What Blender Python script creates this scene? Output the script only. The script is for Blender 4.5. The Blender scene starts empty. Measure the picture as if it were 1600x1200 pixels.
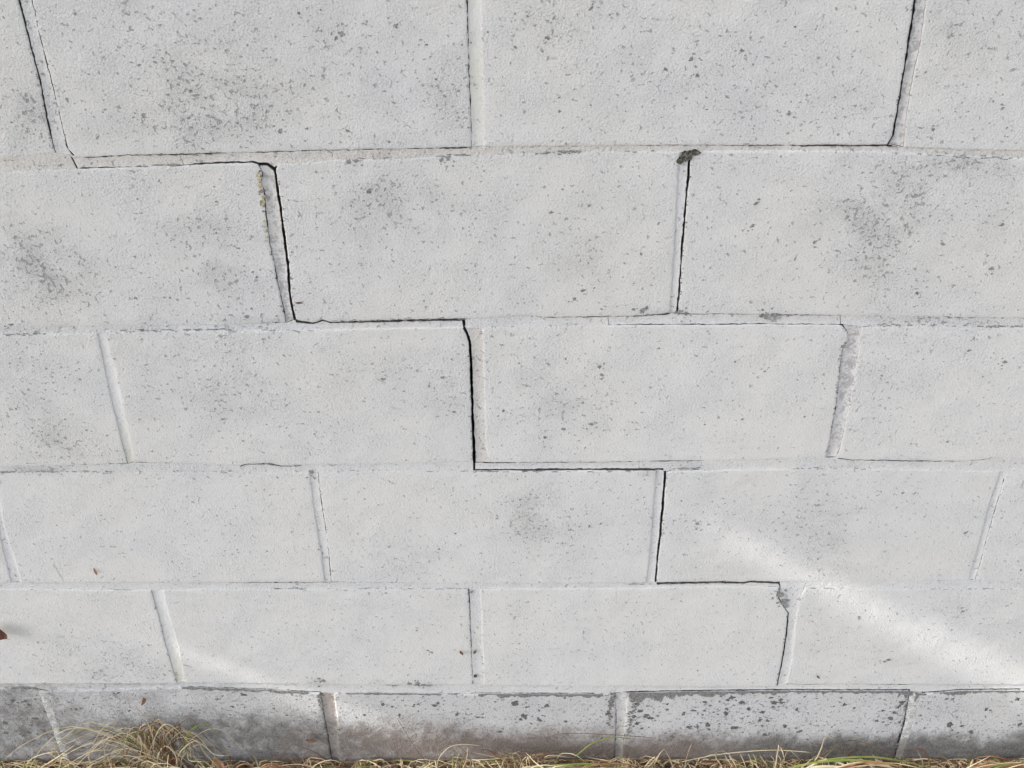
import bpy, math, random
import numpy as np
from mathutils import Vector, Matrix
random.seed(7)
rng = np.random.default_rng(11)
sc = bpy.context.scene
C = sc.collection

# ------------------------------------------------------------------ camera
cam = bpy.data.cameras.new('camera')
cam.sensor_width = 36.0
cam.lens = 1950.11 / 1600 * 36.0
cam.clip_start = 0.02
cam.clip_end = 500.0
co = bpy.data.objects.new('camera', cam); C.objects.link(co)
co.matrix_world = Matrix(((0.999989332, 0.000703722, -0.004565115, 0.028462),
                          (-0.004041799, 0.611728840, -0.791057198, -1.083706),
                          (0.002235930, 0.791067210, 0.611725158, 1.517233),
                          (0, 0, 0, 1)))
sc.camera = co

# ------------------------------------------------------------------ light
SUN_TAN = 0.20          # how far the sun stands off the wall plane (dy per dx)
SUN_SLOPE = 0.64        # dz per dx
to_sun = Vector((-1.0, -SUN_TAN, SUN_SLOPE)).normalized()
sun_el = math.asin(to_sun.z)
sun_az = math.atan2(to_sun.x, to_sun.y)      # clockwise from +Y
w = bpy.data.worlds.new('World'); sc.world = w; w.use_nodes = True
wn = w.node_tree
for n in list(wn.nodes): wn.nodes.remove(n)
sky = wn.nodes.new('ShaderNodeTexSky'); sky.sky_type = 'NISHITA'; sky.sun_disc = False
sky.sun_elevation = sun_el; sky.sun_rotation = sun_az % (2 * math.pi)
sky.air_density = 1.0; sky.dust_density = 3.0; sky.ozone_density = 1.0
hs = wn.nodes.new('ShaderNodeHueSaturation'); hs.inputs['Saturation'].default_value = 0.35
bg = wn.nodes.new('ShaderNodeBackground'); bg.inputs['Strength'].default_value = 0.15
wo = wn.nodes.new('ShaderNodeOutputWorld')
wn.links.new(sky.outputs[0], hs.inputs['Color']); wn.links.new(hs.outputs[0], bg.inputs[0]); wn.links.new(bg.outputs[0], wo.inputs[0])
sl = bpy.data.lights.new('sun', 'SUN'); sl.energy = 1.95; sl.angle = math.radians(0.7); sl.color = (1.0, 0.96, 0.9)
so = bpy.data.objects.new('sun', sl); C.objects.link(so)
so.rotation_euler = to_sun.to_track_quat('Z', 'Y').to_euler()
sc.view_settings.view_transform = 'Standard'; sc.view_settings.look = 'None'
sc.view_settings.gamma = 1.0; sc.view_settings.use_curve_mapping = False
sc.view_settings.exposure = 1.40

# ------------------------------------------------------------------ measured wall data (mm, x / z on the wall plane)
HEAD_JOINTS = {"A":[{"L":[[-403.6,1109.3],[-403.0,1070.9],[-402.4,1030.8],[-404.8,985.7],[-404.1,958.9]],"R":[[-391.2,1109.3],[-391.8,1076.9],[-390.6,1030.8],[-390.7,992.3],[-390.7,964.3],[-384.8,954.8]],"g":[1.9,1.3,0.3,1.2],"k":"clean"},{"L":[[-6.5,1109.6],[-6.1,1074.1],[-5.4,1018.3],[-5.1,969.1],[-5.1,965.7]],"R":[[5.4,1109.6],[6.1,1074.2],[6.5,1018.3],[7.7,966.4]],"g":[0.5,0.4,0,0],"k":"moss"},{"L":[[390.6,1109.9],[392.4,1080.4],[394.4,1037.5],[395.8,999.0],[396.2,977.9],[393.0,968.5]],"R":[[401.4,1109.9],[404.7,1074.4],[404.5,1031.2],[406.2,992.5],[409.5,965.8]],"g":[2.4,1.9,0,0],"k":"dirty"}],"B":[{"L":[[-211.2,946.6],[-208.1,936.9],[-211.0,927.9],[-209.2,917.3],[-210.3,892.2],[-210.3,858.9],[-207.8,812.9],[-204.9,772.9],[-204.8,761.5]],"R":[[-194.6,941.1],[-193.7,910.2],[-193.4,866.4],[-193.6,828.5],[-195.1,789.1],[-193.0,764.7]],"g":[1.0,0.6,2.6,3.0],"k":"dirty"},{"L":[[195.8,960.3],[195.3,943.2],[199.0,845.2],[200.8,773.5]],"R":[[206.1,954.9],[206.9,924.4],[207.6,881.2],[207.6,843.7],[208.9,804.9],[209.0,772.7]],"g":[0,0,2.4,1.7],"k":"clean"}],"C":[{"L":[[-405.9,748.3],[-407.2,697.2],[-408.5,643.6],[-408.8,596.9],[-408.3,564.0]],"R":[[-398.3,749.2],[-396.8,697.2],[-398.5,643.6],[-399.3,596.8],[-399.1,565.9]],"g":[0,0.3,0,0],"k":"moss"},{"L":[[-18.4,755.6],[-15.1,748.1],[-12.0,736.3],[-11.3,696.9],[-10.9,643.2],[-10.1,565.4]],"R":[[2.6,754.7],[3.5,714.2],[4.1,643.1],[4.9,586.8],[8.5,571.3],[14.3,564.4]],"g":[2.6,3.3,0,0.2],"k":"beige"},{"L":[[385.0,756.2],[391.8,747.8],[394.2,737.8],[390.5,726.7],[392.7,687.7],[395.8,642.7],[396.7,595.9],[396.3,570.8]],"R":[[405.7,754.5],[408.4,726.7],[408.8,696.5],[410.8,638.1],[410.7,586.3],[408.1,570.7]],"g":[1.0,0.4,0,0.4],"k":"dirty"}],"D":[{"L":[[-572.0,548.4],[-583.9,446.9],[-589.8,365.5]],"R":[[-564.6,548.4],[-575.3,466.2],[-576.9,411.8],[-577.8,365.4]],"g":[0,0,0,0],"k":"clean"},{"L":[[-199.6,549.9],[-200.2,497.1],[-198.5,433.2],[-198.3,365.8]],"R":[[-190.0,549.9],[-190.3,497.1],[-188.9,444.1],[-189.7,399.9],[-190.3,365.8]],"g":[0,0,0.4,0.4],"k":"clean"},{"L":[[202.9,551.3],[203.9,486.0],[204.6,410.4],[203.8,363.8]],"R":[[214.2,550.3],[215.2,517.1],[216.2,454.1],[215.6,410.3],[216.6,365.0]],"g":[0,0,2.9,2.4],"k":"clean"},{"L":[[603.5,550.8],[603.3,485.4],[606.7,420.7],[608.0,366.5]],"R":[[610.5,549.8],[611.7,485.4],[613.6,431.7],[616.8,366.4]],"g":[0,0,0.5,0.4],"k":"clean"}],"E":[{"L":[[-418.0,352.4],[-416.5,295.2],[-417.0,232.9],[-414.7,168.8]],"R":[[-403.7,351.2],[-403.3,295.2],[-401.5,245.5],[-404.0,171.5]],"g":[0.2,0.3,0,0],"k":"moss"},{"L":[[-19.3,353.8],[-18.5,306.4],[-18.0,244.6],[-16.8,166.4]],"R":[[-4.8,353.8],[-3.9,294.2],[-3.1,231.8],[-2.1,165.0]],"g":[1.1,0.3,0,0.1],"k":"clean"},{"L":[[371.9,355.4],[372.9,335.4],[381.5,319.9],[388.9,307.9],[391.8,268.6],[393.6,217.9],[393.6,159.8]],"R":[[404.3,354.1],[399.8,329.4],[400.8,293.3],[406.4,217.9],[405.6,167.9]],"g":[1.5,1.7,0,0],"k":"clean"}],"F":[{"L":[[-604.0,157.3],[-602.8,85.3],[-602.7,12.5]],"R":[[-593.4,154.5],[-595.7,85.3],[-597.3,12.4]],"g":[0,0,0,0],"k":"base"},{"L":[[-224.5,149.4],[-223.4,84.1],[-221.9,-0.9]],"R":[[-205.7,146.6],[-206.5,84.1],[-210.9,-0.9]],"g":[0.6,1.2,0,0],"k":"rusty"},{"L":[[176.9,145.5],[181.1,82.9],[182.8,17.3]],"R":[[192.5,146.9],[194.5,82.8],[193.7,17.2]],"g":[0.3,0.3,0.3,0.3],"k":"dirty"},{"L":[[575.5,148.5],[581.5,81.6],[582.9,8.4]],"R":[[591.4,147.1],[593.1,81.6],[593.9,8.4]],"g":[1.6,1.6,0,0],"k":"base"}]}
BEDS = {"AB":{"U":[[-458.3,952.8],[-404.3,958.2],[-384.8,954.8],[-359.4,955.5],[-340.8,956.9],[-334.4,958.2],[-329.7,956.9],[-285.3,958.2],[-248.3,959.6],[-211.4,960.3],[-125.3,963.0],[-88.5,963.7],[-5.1,965.1],[7.7,965.1],[73.9,966.4],[193.3,967.8],[279.1,967.8],[393.2,967.8],[408.6,964.4],[464.2,963.1],[526.1,961.8]],"D":[[-461.6,939.7],[-424.1,941.1],[-386.1,942.5],[-337.0,943.8],[-281.1,945.9],[-243.8,948.0],[-215.9,948.7],[-211.2,947.3],[-201.9,947.3],[-195.1,941.8],[-190.7,948.0],[-132.3,952.1],[-64.5,954.2],[-5.9,956.9],[95.5,960.3],[193.8,961.7],[209.2,961.7],[279.8,962.4],[396.8,961.7],[428.0,959.7],[528.0,954.3]],"gU":[[-385.2,-212.3,0.9],[-212.3,-5.4,0.6],[74.2,237.8,0.3],[237.8,311.9,0.8],[311.9,398.4,1.6]],"gD":[[-458.3,-384.0,0.2],[-384.0,-273.9,1.1],[-273.9,-215.4,1.8],[-215.4,-193.3,1.8]],"split":[[[-390.1,964.3],[-386.1,942.5]],[[-285.3,958.2],[-283.0,945.9]]],"sg":[1.7,0.5],"k":["beige","beige","beige"]},"BC":{"U":[[-507.4,755.0],[-405.8,755.8],[-304.2,756.6],[-205.0,759.8],[-193.2,763.1],[-175.1,761.4],[-164.6,765.6],[-158.1,762.3],[-100.6,763.9],[-46.5,765.5],[-16.1,766.3],[-2.6,766.3],[58.1,769.5],[68.3,767.9],[135.7,768.7],[169.4,769.5],[200.9,771.9],[209.0,771.9],[270.4,771.9],[297.5,771.0],[371.9,770.2],[439.8,768.5],[521.4,766.8],[575.8,766.0]],"D":[[-509.7,745.9],[-441.4,747.5],[-405.8,749.2],[-398.1,750.0],[-305.1,750.8],[-196.4,751.5],[-101.2,754.0],[-23.1,755.6],[-17.0,755.6],[2.0,755.6],[68.4,757.2],[136.3,757.1],[170.2,757.9],[238.0,757.9],[305.8,758.7],[380.7,757.8],[405.9,757.0],[455.6,756.9],[578.7,754.4]],"gU":[[-194.0,-101.1,2.3],[-101.1,-15.7,2.9],[58.3,201.6,0.5],[210.5,383.2,0.5]],"gD":[[-507.4,-439.8,0.4],[136.4,383.2,1.2]],"split":[[[-16.8,766.3],[-15.7,755.6]],[[135.7,768.7],[137.0,757.1]],[[380.7,770.2],[382.8,757.0]]],"sg":[2.8,0.5,0.6],"k":["clean","clean","clean","clean"]},"CD":{"U":[[-556.5,557.3],[-408.7,562.0],[-399.5,564.0],[-279.2,559.9],[-271.4,562.8],[-249.2,563.8],[-231.2,559.8],[-112.8,562.6],[-9.3,564.4],[14.3,563.4],[57.1,564.3],[131.0,565.2],[234.3,567.1],[319.1,567.9],[396.4,569.8],[408.1,570.7],[426.3,567.8],[478.3,566.7],[552.5,565.7],[578.0,567.6],[584.9,569.5],[625.9,568.5]],"D":[[-558.0,551.4],[-410.0,551.2],[-198.8,550.9],[-187.6,551.8],[-98.5,552.7],[-9.5,551.6],[64.7,551.5],[135.2,552.4],[205.8,552.3],[214.0,552.3],[320.7,555.1],[346.8,554.1],[398.6,556.0],[604.8,551.8],[630.4,550.7]],"gU":[[-279.6,-231.5,1.3],[-8.0,257.5,0.6],[410.5,588.2,0.8]],"gD":[[-8.7,64.6,2.8],[64.6,210.7,3.5]],"split":[[[-8.6,564.4],[-8.8,551.6]]],"sg":[2.6],"k":["clean","clean"]},"DE":{"U":[[-604.4,364.3],[-577.8,365.4],[-198.5,363.5],[-190.4,364.6],[35.4,361.9],[203.9,362.7],[216.6,363.8],[299.9,365.9],[324.1,364.7],[335.8,367.0],[368.2,364.6],[516.6,365.5],[608.0,366.5],[616.6,367.6],[645.5,364.1],[678.0,362.8]],"D":[[-606.7,355.1],[-417.8,353.5],[-400.9,353.5],[-205.7,354.2],[-18.4,355.0],[-4.8,355.0],[196.4,354.6],[216.3,356.8],[300.7,357.8],[371.6,357.7],[407.5,354.1],[519.3,351.5],[680.4,353.5]],"gU":[[216.7,369.3,3.2]],"gD":[],"split":[[[369.8,364.6],[372.7,355.4]]],"sg":[1.2],"k":["clean","clean"]},"EF":{"U":[[-652.8,169.5],[-480.9,169.0],[-414.5,170.2],[-404.0,171.5],[-308.7,169.9],[-222.9,166.9],[-119.5,165.3],[-16.8,166.4],[-2.1,165.0],[122.4,161.9],[187.3,161.8],[295.7,160.1],[393.5,161.2],[405.6,167.9],[420.6,165.1],[494.0,166.3],[580.9,164.7],[728.7,162.9]],"D":[[-654.8,161.4],[-607.4,161.3],[-602.6,155.9],[-587.1,155.9],[-482.7,159.6],[-404.6,162.1],[-310.2,157.8],[-224.4,150.8],[-202.8,149.4],[-20.6,146.1],[175.1,145.5],[195.0,148.2],[296.6,150.6],[383.4,151.7],[574.9,151.2],[595.2,145.7],[644.6,151.0],[731.5,152.1]],"gU":[[405.7,580.7,1.1]],"gD":[[-652.8,-601.2,1.3],[-403.6,-222.8,1.1],[-136.6,-20.2,0.6],[-20.2,148.1,2.0],[174.0,576.3,3.0],[593.7,728.0,3.0]],"split":[],"sg":[],"k":["clean"]}}
STAINS = [[-238.2,1030.9,70.9,50.5,0.8],[-129.1,1062.0,34.9,30.5,0.5],[-267.8,992.3,72.3,26.3,0.6],[-422.9,998.8,36.0,39.1,0.8],[-454.7,836.3,45.6,53.7,1],[-414.0,813.0,52.7,31.4,0.6],[-274.4,866.4,57.8,59.6,0.6],[-262.5,812.9,46.1,23.5,0.5],[-79.2,910.2,37.8,28.6,0.7],[-118.5,888.5,50.9,43.8,0.4],[-16.7,888.5,38.2,36.5,0.35],[99.5,843.7,39.1,30.5,0.6],[116.4,903.0,38.0,36.0,0.3],[403.1,858.8,38.9,67.8,1],[371.0,895.8,50.9,29.0,0.6],[430.3,917.3,18.9,35.5,0.6],[425.3,1086.4,17.3,35.7,0.7],[483.0,1074.4,29.0,36.2,0.8],[480.3,946.7,55.9,12.4,0.9],[508.1,881.1,38.5,44.2,0.4],[-494.5,634.5,42.8,55.4,0.8],[-468.9,587.4,65.6,24.0,0.9],[-496.8,714.6,41.3,34.4,0.5],[-344.1,679.5,63.0,53.2,0.4],[-104.6,696.9,41.8,43.7,0.4],[-43.1,661.4,24.8,54.2,0.4],[-249.3,652.5,70.9,54.5,0.35],[55.7,688.0,63.0,52.9,0.4],[106.5,633.8,64.5,46.2,0.5],[421.7,678.9,70.5,53.4,0.3],[50.4,486.3,38.2,41.9,1],[81.7,449.0,46.5,43.2,0.5],[-91.0,399.7,47.4,33.7,0.4],[419.6,421.1,31.4,49.8,0.8],[378.9,485.7,53.5,42.0,0.4],[258.6,464.8,30.8,32.0,0.3],[43.7,318.3,16.3,29.9,0.6],[35.8,205.9,25.5,39.1,0.5],[169.3,256.7,50.1,50.2,0.3],[-509.8,239.5,100.5,38.1,0.45],[-476.8,191.5,102.3,23.7,0.8],[80.1,1074.2,40.5,30.1,0.45],[-25.6,1018.3,23.8,38.4,0.4],[302.5,1018.4,59.7,32.0,0.25],[464.5,812.6,39.8,31.5,0.35],[-222.0,764.8,134.9,4.9,0.6],[-350.8,760.7,135.0,4.1,0.3],[-336.1,550.1,88.9,6.0,0.7],[-513.1,553.3,44.4,5.9,0.9],[-244.9,363.6,64.0,6.9,0.7],[304.8,766.9,16.9,6.6,1.2],[189.3,774.3,16.8,4.9,0.6],[440.6,764.4,54.2,4.9,0.7],[536.5,760.2,40.8,5.8,0.9],[-76.7,955.5,49.2,3.4,0.7],[64.8,959.0,36.9,2.7,0.8],[428.1,557.0,22.3,5.9,0.6],[242.1,562.1,22.2,7.9,0.6],[191.2,549.3,22.3,8.0,0.8],[-93.3,171.9,17.2,6.7,1.2],[-222.3,173.6,17.2,8.0,1.0],[-144.9,173.4,12.9,5.3,0.8],[-386.6,750.0,122.1,4.2,0.4]]
CHIPS = [[-380.5,1014.3,3.6],[-312.4,998.8,3.6],[-285.6,1019.5,2.4],[-264.2,1023.3,2.4],[-185.6,982.4,3.6],[-225.1,991.0,2.4],[-160.5,985.1,2.4],[-268.7,986.4,1.8],[-270.2,996.2,3.0],[-120.2,1078.3,4.6],[-125.2,1074.1,2.9],[-191.9,1062.5,1.7],[-307.0,1049.0,2.3],[-291.9,1051.4,2.9],[-418.0,1019.4,3.0],[-417.6,1013.7,3.0],[-355.3,1097.1,2.3],[-156.3,1097.8,2.3],[-281.9,1086.5,2.3],[-188.9,848.4,1.9],[-347.3,1004.7,1.8],[-283.7,1034.0,1.8],[-306.8,1081.8,1.7],[-70.8,1086.1,3.4],[-43.3,1068.1,2.3],[-121.9,983.1,3.0],[-16.0,1023.4,3.0],[36.6,1097.4,1.7],[47.5,1095.0,2.3],[71.0,1093.3,3.4],[103.9,1102.1,3.4],[65.6,1074.8,2.9],[36.8,1066.3,2.3],[175.0,1044.9,3.5],[144.3,1038.0,2.4],[45.4,1002.8,2.4],[78.5,1002.8,2.4],[107.7,1009.3,1.8],[78.1,1017.0,2.4],[73.6,894.3,3.8],[-22.8,945.3,1.9],[-86.9,851.4,1.9],[112.4,862.6,1.9],[165.7,846.0,2.6],[-83.1,971.8,2.4],[180.7,881.9,2.6],[83.7,920.1,1.9],[110.8,902.3,2.5],[-105.7,918.0,3.8],[197.7,1054.8,4.1],[243.0,1062.8,3.5],[204.5,1038.6,3.0],[288.3,1085.1,2.3],[294.7,1001.0,3.6],[275.2,904.4,4.4],[274.4,878.9,3.2],[367.6,889.2,3.8],[340.1,860.3,3.2],[341.0,854.3,2.6],[470.0,858.0,3.2],[433.9,984.6,2.4],[414.8,1041.9,2.4],[494.5,1005.6,3.0],[484.2,1013.3,1.8],[524.9,880.4,3.2],[386.6,1101.1,1.7],[-303.9,826.2,2.0],[-227.6,818.4,2.6],[-245.1,768.9,4.0],[-357.2,792.4,2.7],[-495.1,758.3,4.1],[-289.4,629.6,2.9],[-287.6,677.7,2.1],[-437.3,685.8,2.1],[-342.7,679.5,1.4],[-517.1,644.6,2.1],[-198.1,550.9,5.2],[-357.4,659.0,2.1],[-445.2,613.9,2.2],[-105.3,686.4,4.2],[-40.9,688.1,3.5],[129.9,702.8,3.5],[132.5,692.4,3.5],[132.8,686.2,2.8],[108.2,801.7,3.3],[99.2,791.4,3.3],[128.5,778.4,2.7],[174.8,779.2,6.0],[171.0,776.0,4.0],[113.7,653.1,2.8],[124.2,621.7,4.3],[93.4,615.2,4.3],[72.7,602.9,2.9],[84.9,665.8,1.4],[24.8,641.3,2.9],[119.3,804.9,2.0],[40.5,785.8,1.3],[-84.5,669.5,2.1],[44.2,626.5,1.4],[65.0,629.2,1.4],[183.5,505.8,2.3],[-30.2,640.4,2.9],[212.2,774.3,5.4],[206.8,774.3,4.0],[217.7,772.7,4.0],[304.5,769.4,6.1],[297.6,770.2,4.7],[311.2,769.4,4.7],[456.1,798.4,3.3],[526.4,828.2,3.9],[464.5,806.3,2.0],[527.0,724.1,3.5],[569.4,708.6,4.2],[310.3,696.6,2.8],[276.0,709.7,2.8],[248.9,645.6,2.1],[293.6,629.0,2.2],[362.9,632.6,2.2],[531.4,594.8,3.7],[496.1,516.6,3.0],[510.5,516.6,3.0],[528.8,740.2,2.7],[347.5,685.1,1.4],[322.9,839.9,2.6],[390.0,730.1,4.1],[-454.9,481.8,1.5],[-307.5,415.8,1.6],[-363.6,432.4,1.6],[-53.9,424.1,2.3],[-87.9,276.0,2.5],[-75.3,237.1,3.4],[-70.4,233.2,3.4],[83.8,313.4,1.6],[128.4,462.9,3.1],[141.4,467.1,2.3],[258.4,466.9,3.9],[257.6,458.4,3.1],[584.9,451.3,3.9],[610.2,317.0,3.3],[613.2,311.0,3.3],[263.1,391.2,2.4],[481.3,300.4,3.3],[530.5,212.4,3.4],[534.9,216.3,3.4],[696.8,269.2,2.5],[668.2,385.8,2.4],[376.2,341.3,8.1],[380.2,329.5,8.1],[384.8,319.9,5.7],[372.3,346.0,4.9],[-16.1,348.0,4.0],[-211.7,917.3,3.8],[-208.6,911.6,3.8],[-102.1,169.3,5.2],[-91.8,167.9,6.0],[-217.9,174.9,6.0],[-223.4,180.3,4.3],[-27.5,954.2,3.7],[-33.7,952.8,3.7],[-117.0,951.4,3.7],[-123.2,950.7,3.7]]
PITS = [[-140.1,125.9,4.4],[-71.0,122.9,5.3],[-65.6,127.1,3.5],[-119.4,102.2,4.4],[-92.8,125.8,3.5],[-11.8,96.2,5.3],[40.3,126.7,6.1],[56.2,118.4,4.4],[53.7,97.4,7.1],[47.6,91.8,4.4],[73.3,91.7,5.3],[83.4,121.1,4.4],[19.1,64.7,6.3],[-154.4,39.1,3.6],[110.7,87.3,3.6],[168.5,104.1,6.2],[171.8,125.0,7.0],[227.5,94.1,7.1],[221.8,99.7,5.3],[250.0,112.2,3.5],[86.6,48.6,3.6],[-27.6,103.3,2.6],[-39.9,103.3,3.5],[73.0,111.4,2.6],[78.5,100.2,2.7],[351.3,128.6,5.3],[361.9,113.3,4.4],[381.3,106.3,5.3],[331.0,105.0,6.2],[331.9,113.4,4.4],[286.3,110.7,4.4],[300.4,110.7,3.5],[300.4,128.7,4.4],[336.2,138.3,6.1],[330.7,132.8,4.4],[491.7,122.6,5.3],[428.0,113.1,4.4],[507.0,115.7,3.5],[283.4,74.0,5.4],[307.9,79.6,6.2],[347.0,72.3,5.4],[391.1,56.3,4.5],[440.3,64.8,5.4],[417.2,76.4,4.5],[403.4,132.6,4.4],[405.0,127.0,4.4],[394.5,127.1,6.1],[389.5,138.1,5.2],[689.4,112.3,5.3],[695.4,109.5,3.5],[563.8,104.3,5.3],[561.5,93.0,6.2],[566.7,116.9,5.3],[647.3,78.5,6.3],[663.2,75.6,4.5],[678.6,62.6,6.3],[744.0,78.2,5.4],[637.8,134.6,3.5],[630.7,134.7,3.5],[727.2,134.4,4.4],[571.0,126.6,5.3],[547.7,110.0,3.5],[543.0,87.4,3.6],[390.7,87.9,3.6],[379.8,89.3,3.6],[385.0,76.5,3.6],[272.9,102.4,3.5],[294.9,75.4,4.5],[206.9,124.9,5.3],[212.2,111.0,5.3],[204.3,97.0,5.3],[210.5,82.8,5.3],[217.5,71.3,4.5],[-644.1,134.3,5.2],[-628.8,132.8,4.4],[-624.3,125.9,4.4],[-622.7,95.3,5.3],[-666.5,85.5,5.3],[-670.0,64.0,5.3],[-638.8,63.9,4.5],[-648.6,56.7,4.5],[-605.9,110.6,3.5],[-560.9,116.1,3.5],[-497.2,151.6,2.6],[-328.9,147.0,5.2],[-347.2,121.0,4.4],[-365.0,137.6,3.5],[-289.1,153.7,4.3],[-263.4,150.9,4.3],[-250.4,150.8,5.2],[-214.8,59.7,2.7]]

# ------------------------------------------------------------------ noise helpers
def _h(ix, iy, s):
    n = (ix.astype(np.int64) * 374761393 + iy.astype(np.int64) * 668265263 + s * 974634777) & 0xffffffff
    n = ((n ^ (n >> 13)) * 1274126177) & 0xffffffff
    n = n ^ (n >> 16)
    return (n & 0xffff) / 65535.0
def vnoise(x, y, s=0):
    x = np.asarray(x, float); y = np.asarray(y, float)
    ix = np.floor(x); iy = np.floor(y); fx = x - ix; fy = y - iy
    fx = fx * fx * (3 - 2 * fx); fy = fy * fy * (3 - 2 * fy)
    a = _h(ix, iy, s); b = _h(ix + 1, iy, s); c = _h(ix, iy + 1, s); d = _h(ix + 1, iy + 1, s)
    return (a + (b - a) * fx) * (1 - fy) + (c + (d - c) * fx) * fy
def fnoise(x, y, s=0, o=3):
    t = 0; a = 0.5; k = 1.0
    for i in range(o):
        t = t + a * vnoise(x * k, y * k, s + i * 17); k *= 2.1; a *= 0.5
    return t / (1 - 0.5 ** o)
def sstep(a, b, x):
    t = np.clip((x - a) / (b - a), 0, 1); return t * t * (3 - 2 * t)

# ------------------------------------------------------------------ materials
class NT:
    def __init__(s, name):
        s.m = bpy.data.materials.new(name); s.m.use_nodes = True; s.t = s.m.node_tree
        s.b = s.t.nodes['Principled BSDF']; s.out = s.t.nodes['Material Output']
        s.co = s.t.nodes.new('ShaderNodeTexCoord').outputs['Object']
    def n(s, ty, **k):
        o = s.t.nodes.new(ty)
        for a, v in k.items(): setattr(o, a, v)
        return o
    def put(s, sock, v):
        if hasattr(v, 'links') or isinstance(v, bpy.types.NodeSocket): s.t.links.new(v, sock)
        else: sock.default_value = v
    def noise(s, scale, detail=2, rough=.5, vec=None, dist=0):
        o = s.n('ShaderNodeTexNoise'); s.put(o.inputs['Vector'], vec or s.co)
        o.inputs['Scale'].default_value = scale; o.inputs['Detail'].default_value = detail
        o.inputs['Roughness'].default_value = rough; o.inputs['Distortion'].default_value = dist
        return o.outputs['Fac']
    def math(s, op, a, b=0.0, c=0.0):
        o = s.n('ShaderNodeMath', operation=op); s.put(o.inputs[0], a); s.put(o.inputs[1], b); s.put(o.inputs[2], c); return o.outputs[0]
    def mr(s, v, a, b, c=0.0, d=1.0):
        o = s.n('ShaderNodeMapRange'); o.interpolation_type = 'SMOOTHSTEP'
        s.put(o.inputs[0], v); s.put(o.inputs[1], a); s.put(o.inputs[2], b); s.put(o.inputs[3], c); s.put(o.inputs[4], d); return o.outputs[0]
    def mix(s, f, a, b):
        o = s.n('ShaderNodeMix', data_type='RGBA'); s.put(o.inputs[0], f)
        s.put(o.inputs[6], a if not isinstance(a, tuple) else a + (1,)); s.put(o.inputs[7], b if not isinstance(b, tuple) else b + (1,)); return o.outputs[2]
    def attr(s, name):
        o = s.n('ShaderNodeAttribute'); o.attribute_name = name; return o.outputs['Fac']
    def scale(s, v):
        o = s.n('ShaderNodeMapping'); s.put(o.inputs[0], s.co); o.inputs['Scale'].default_value = v; return o.outputs[0]
    def bump(s, h, dist, strength=1.0, prev=None):
        o = s.n('ShaderNodeBump'); s.put(o.inputs['Height'], h); o.inputs['Distance'].default_value = dist; o.inputs['Strength'].default_value = strength
        if prev is not None: s.put(o.inputs['Normal'], prev)
        return o.outputs[0]
    def done(s, col, rough=.8, nrm=None, spec=.25):
        s.put(s.b.inputs['Base Color'], col if not isinstance(col, tuple) else col + (1,)); s.put(s.b.inputs['Roughness'], rough)
        s.b.inputs['Specular IOR Level'].default_value = spec
        if nrm is not None: s.put(s.b.inputs['Normal'], nrm)
        return s.m

def concrete_colour(t, base=(.235, .228, .215)):
    g = t.noise(90, 5, .65); f = t.noise(420, 3, .6)
    c = t.mix(t.mr(g, .35, .65), (base[0] * .62, base[1] * .62, base[2] * .62), base)
    return t.mix(t.mr(f, .45, .7, 0, .55), c, (base[0] * 1.5, base[1] * 1.5, base[2] * 1.5))

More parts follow.
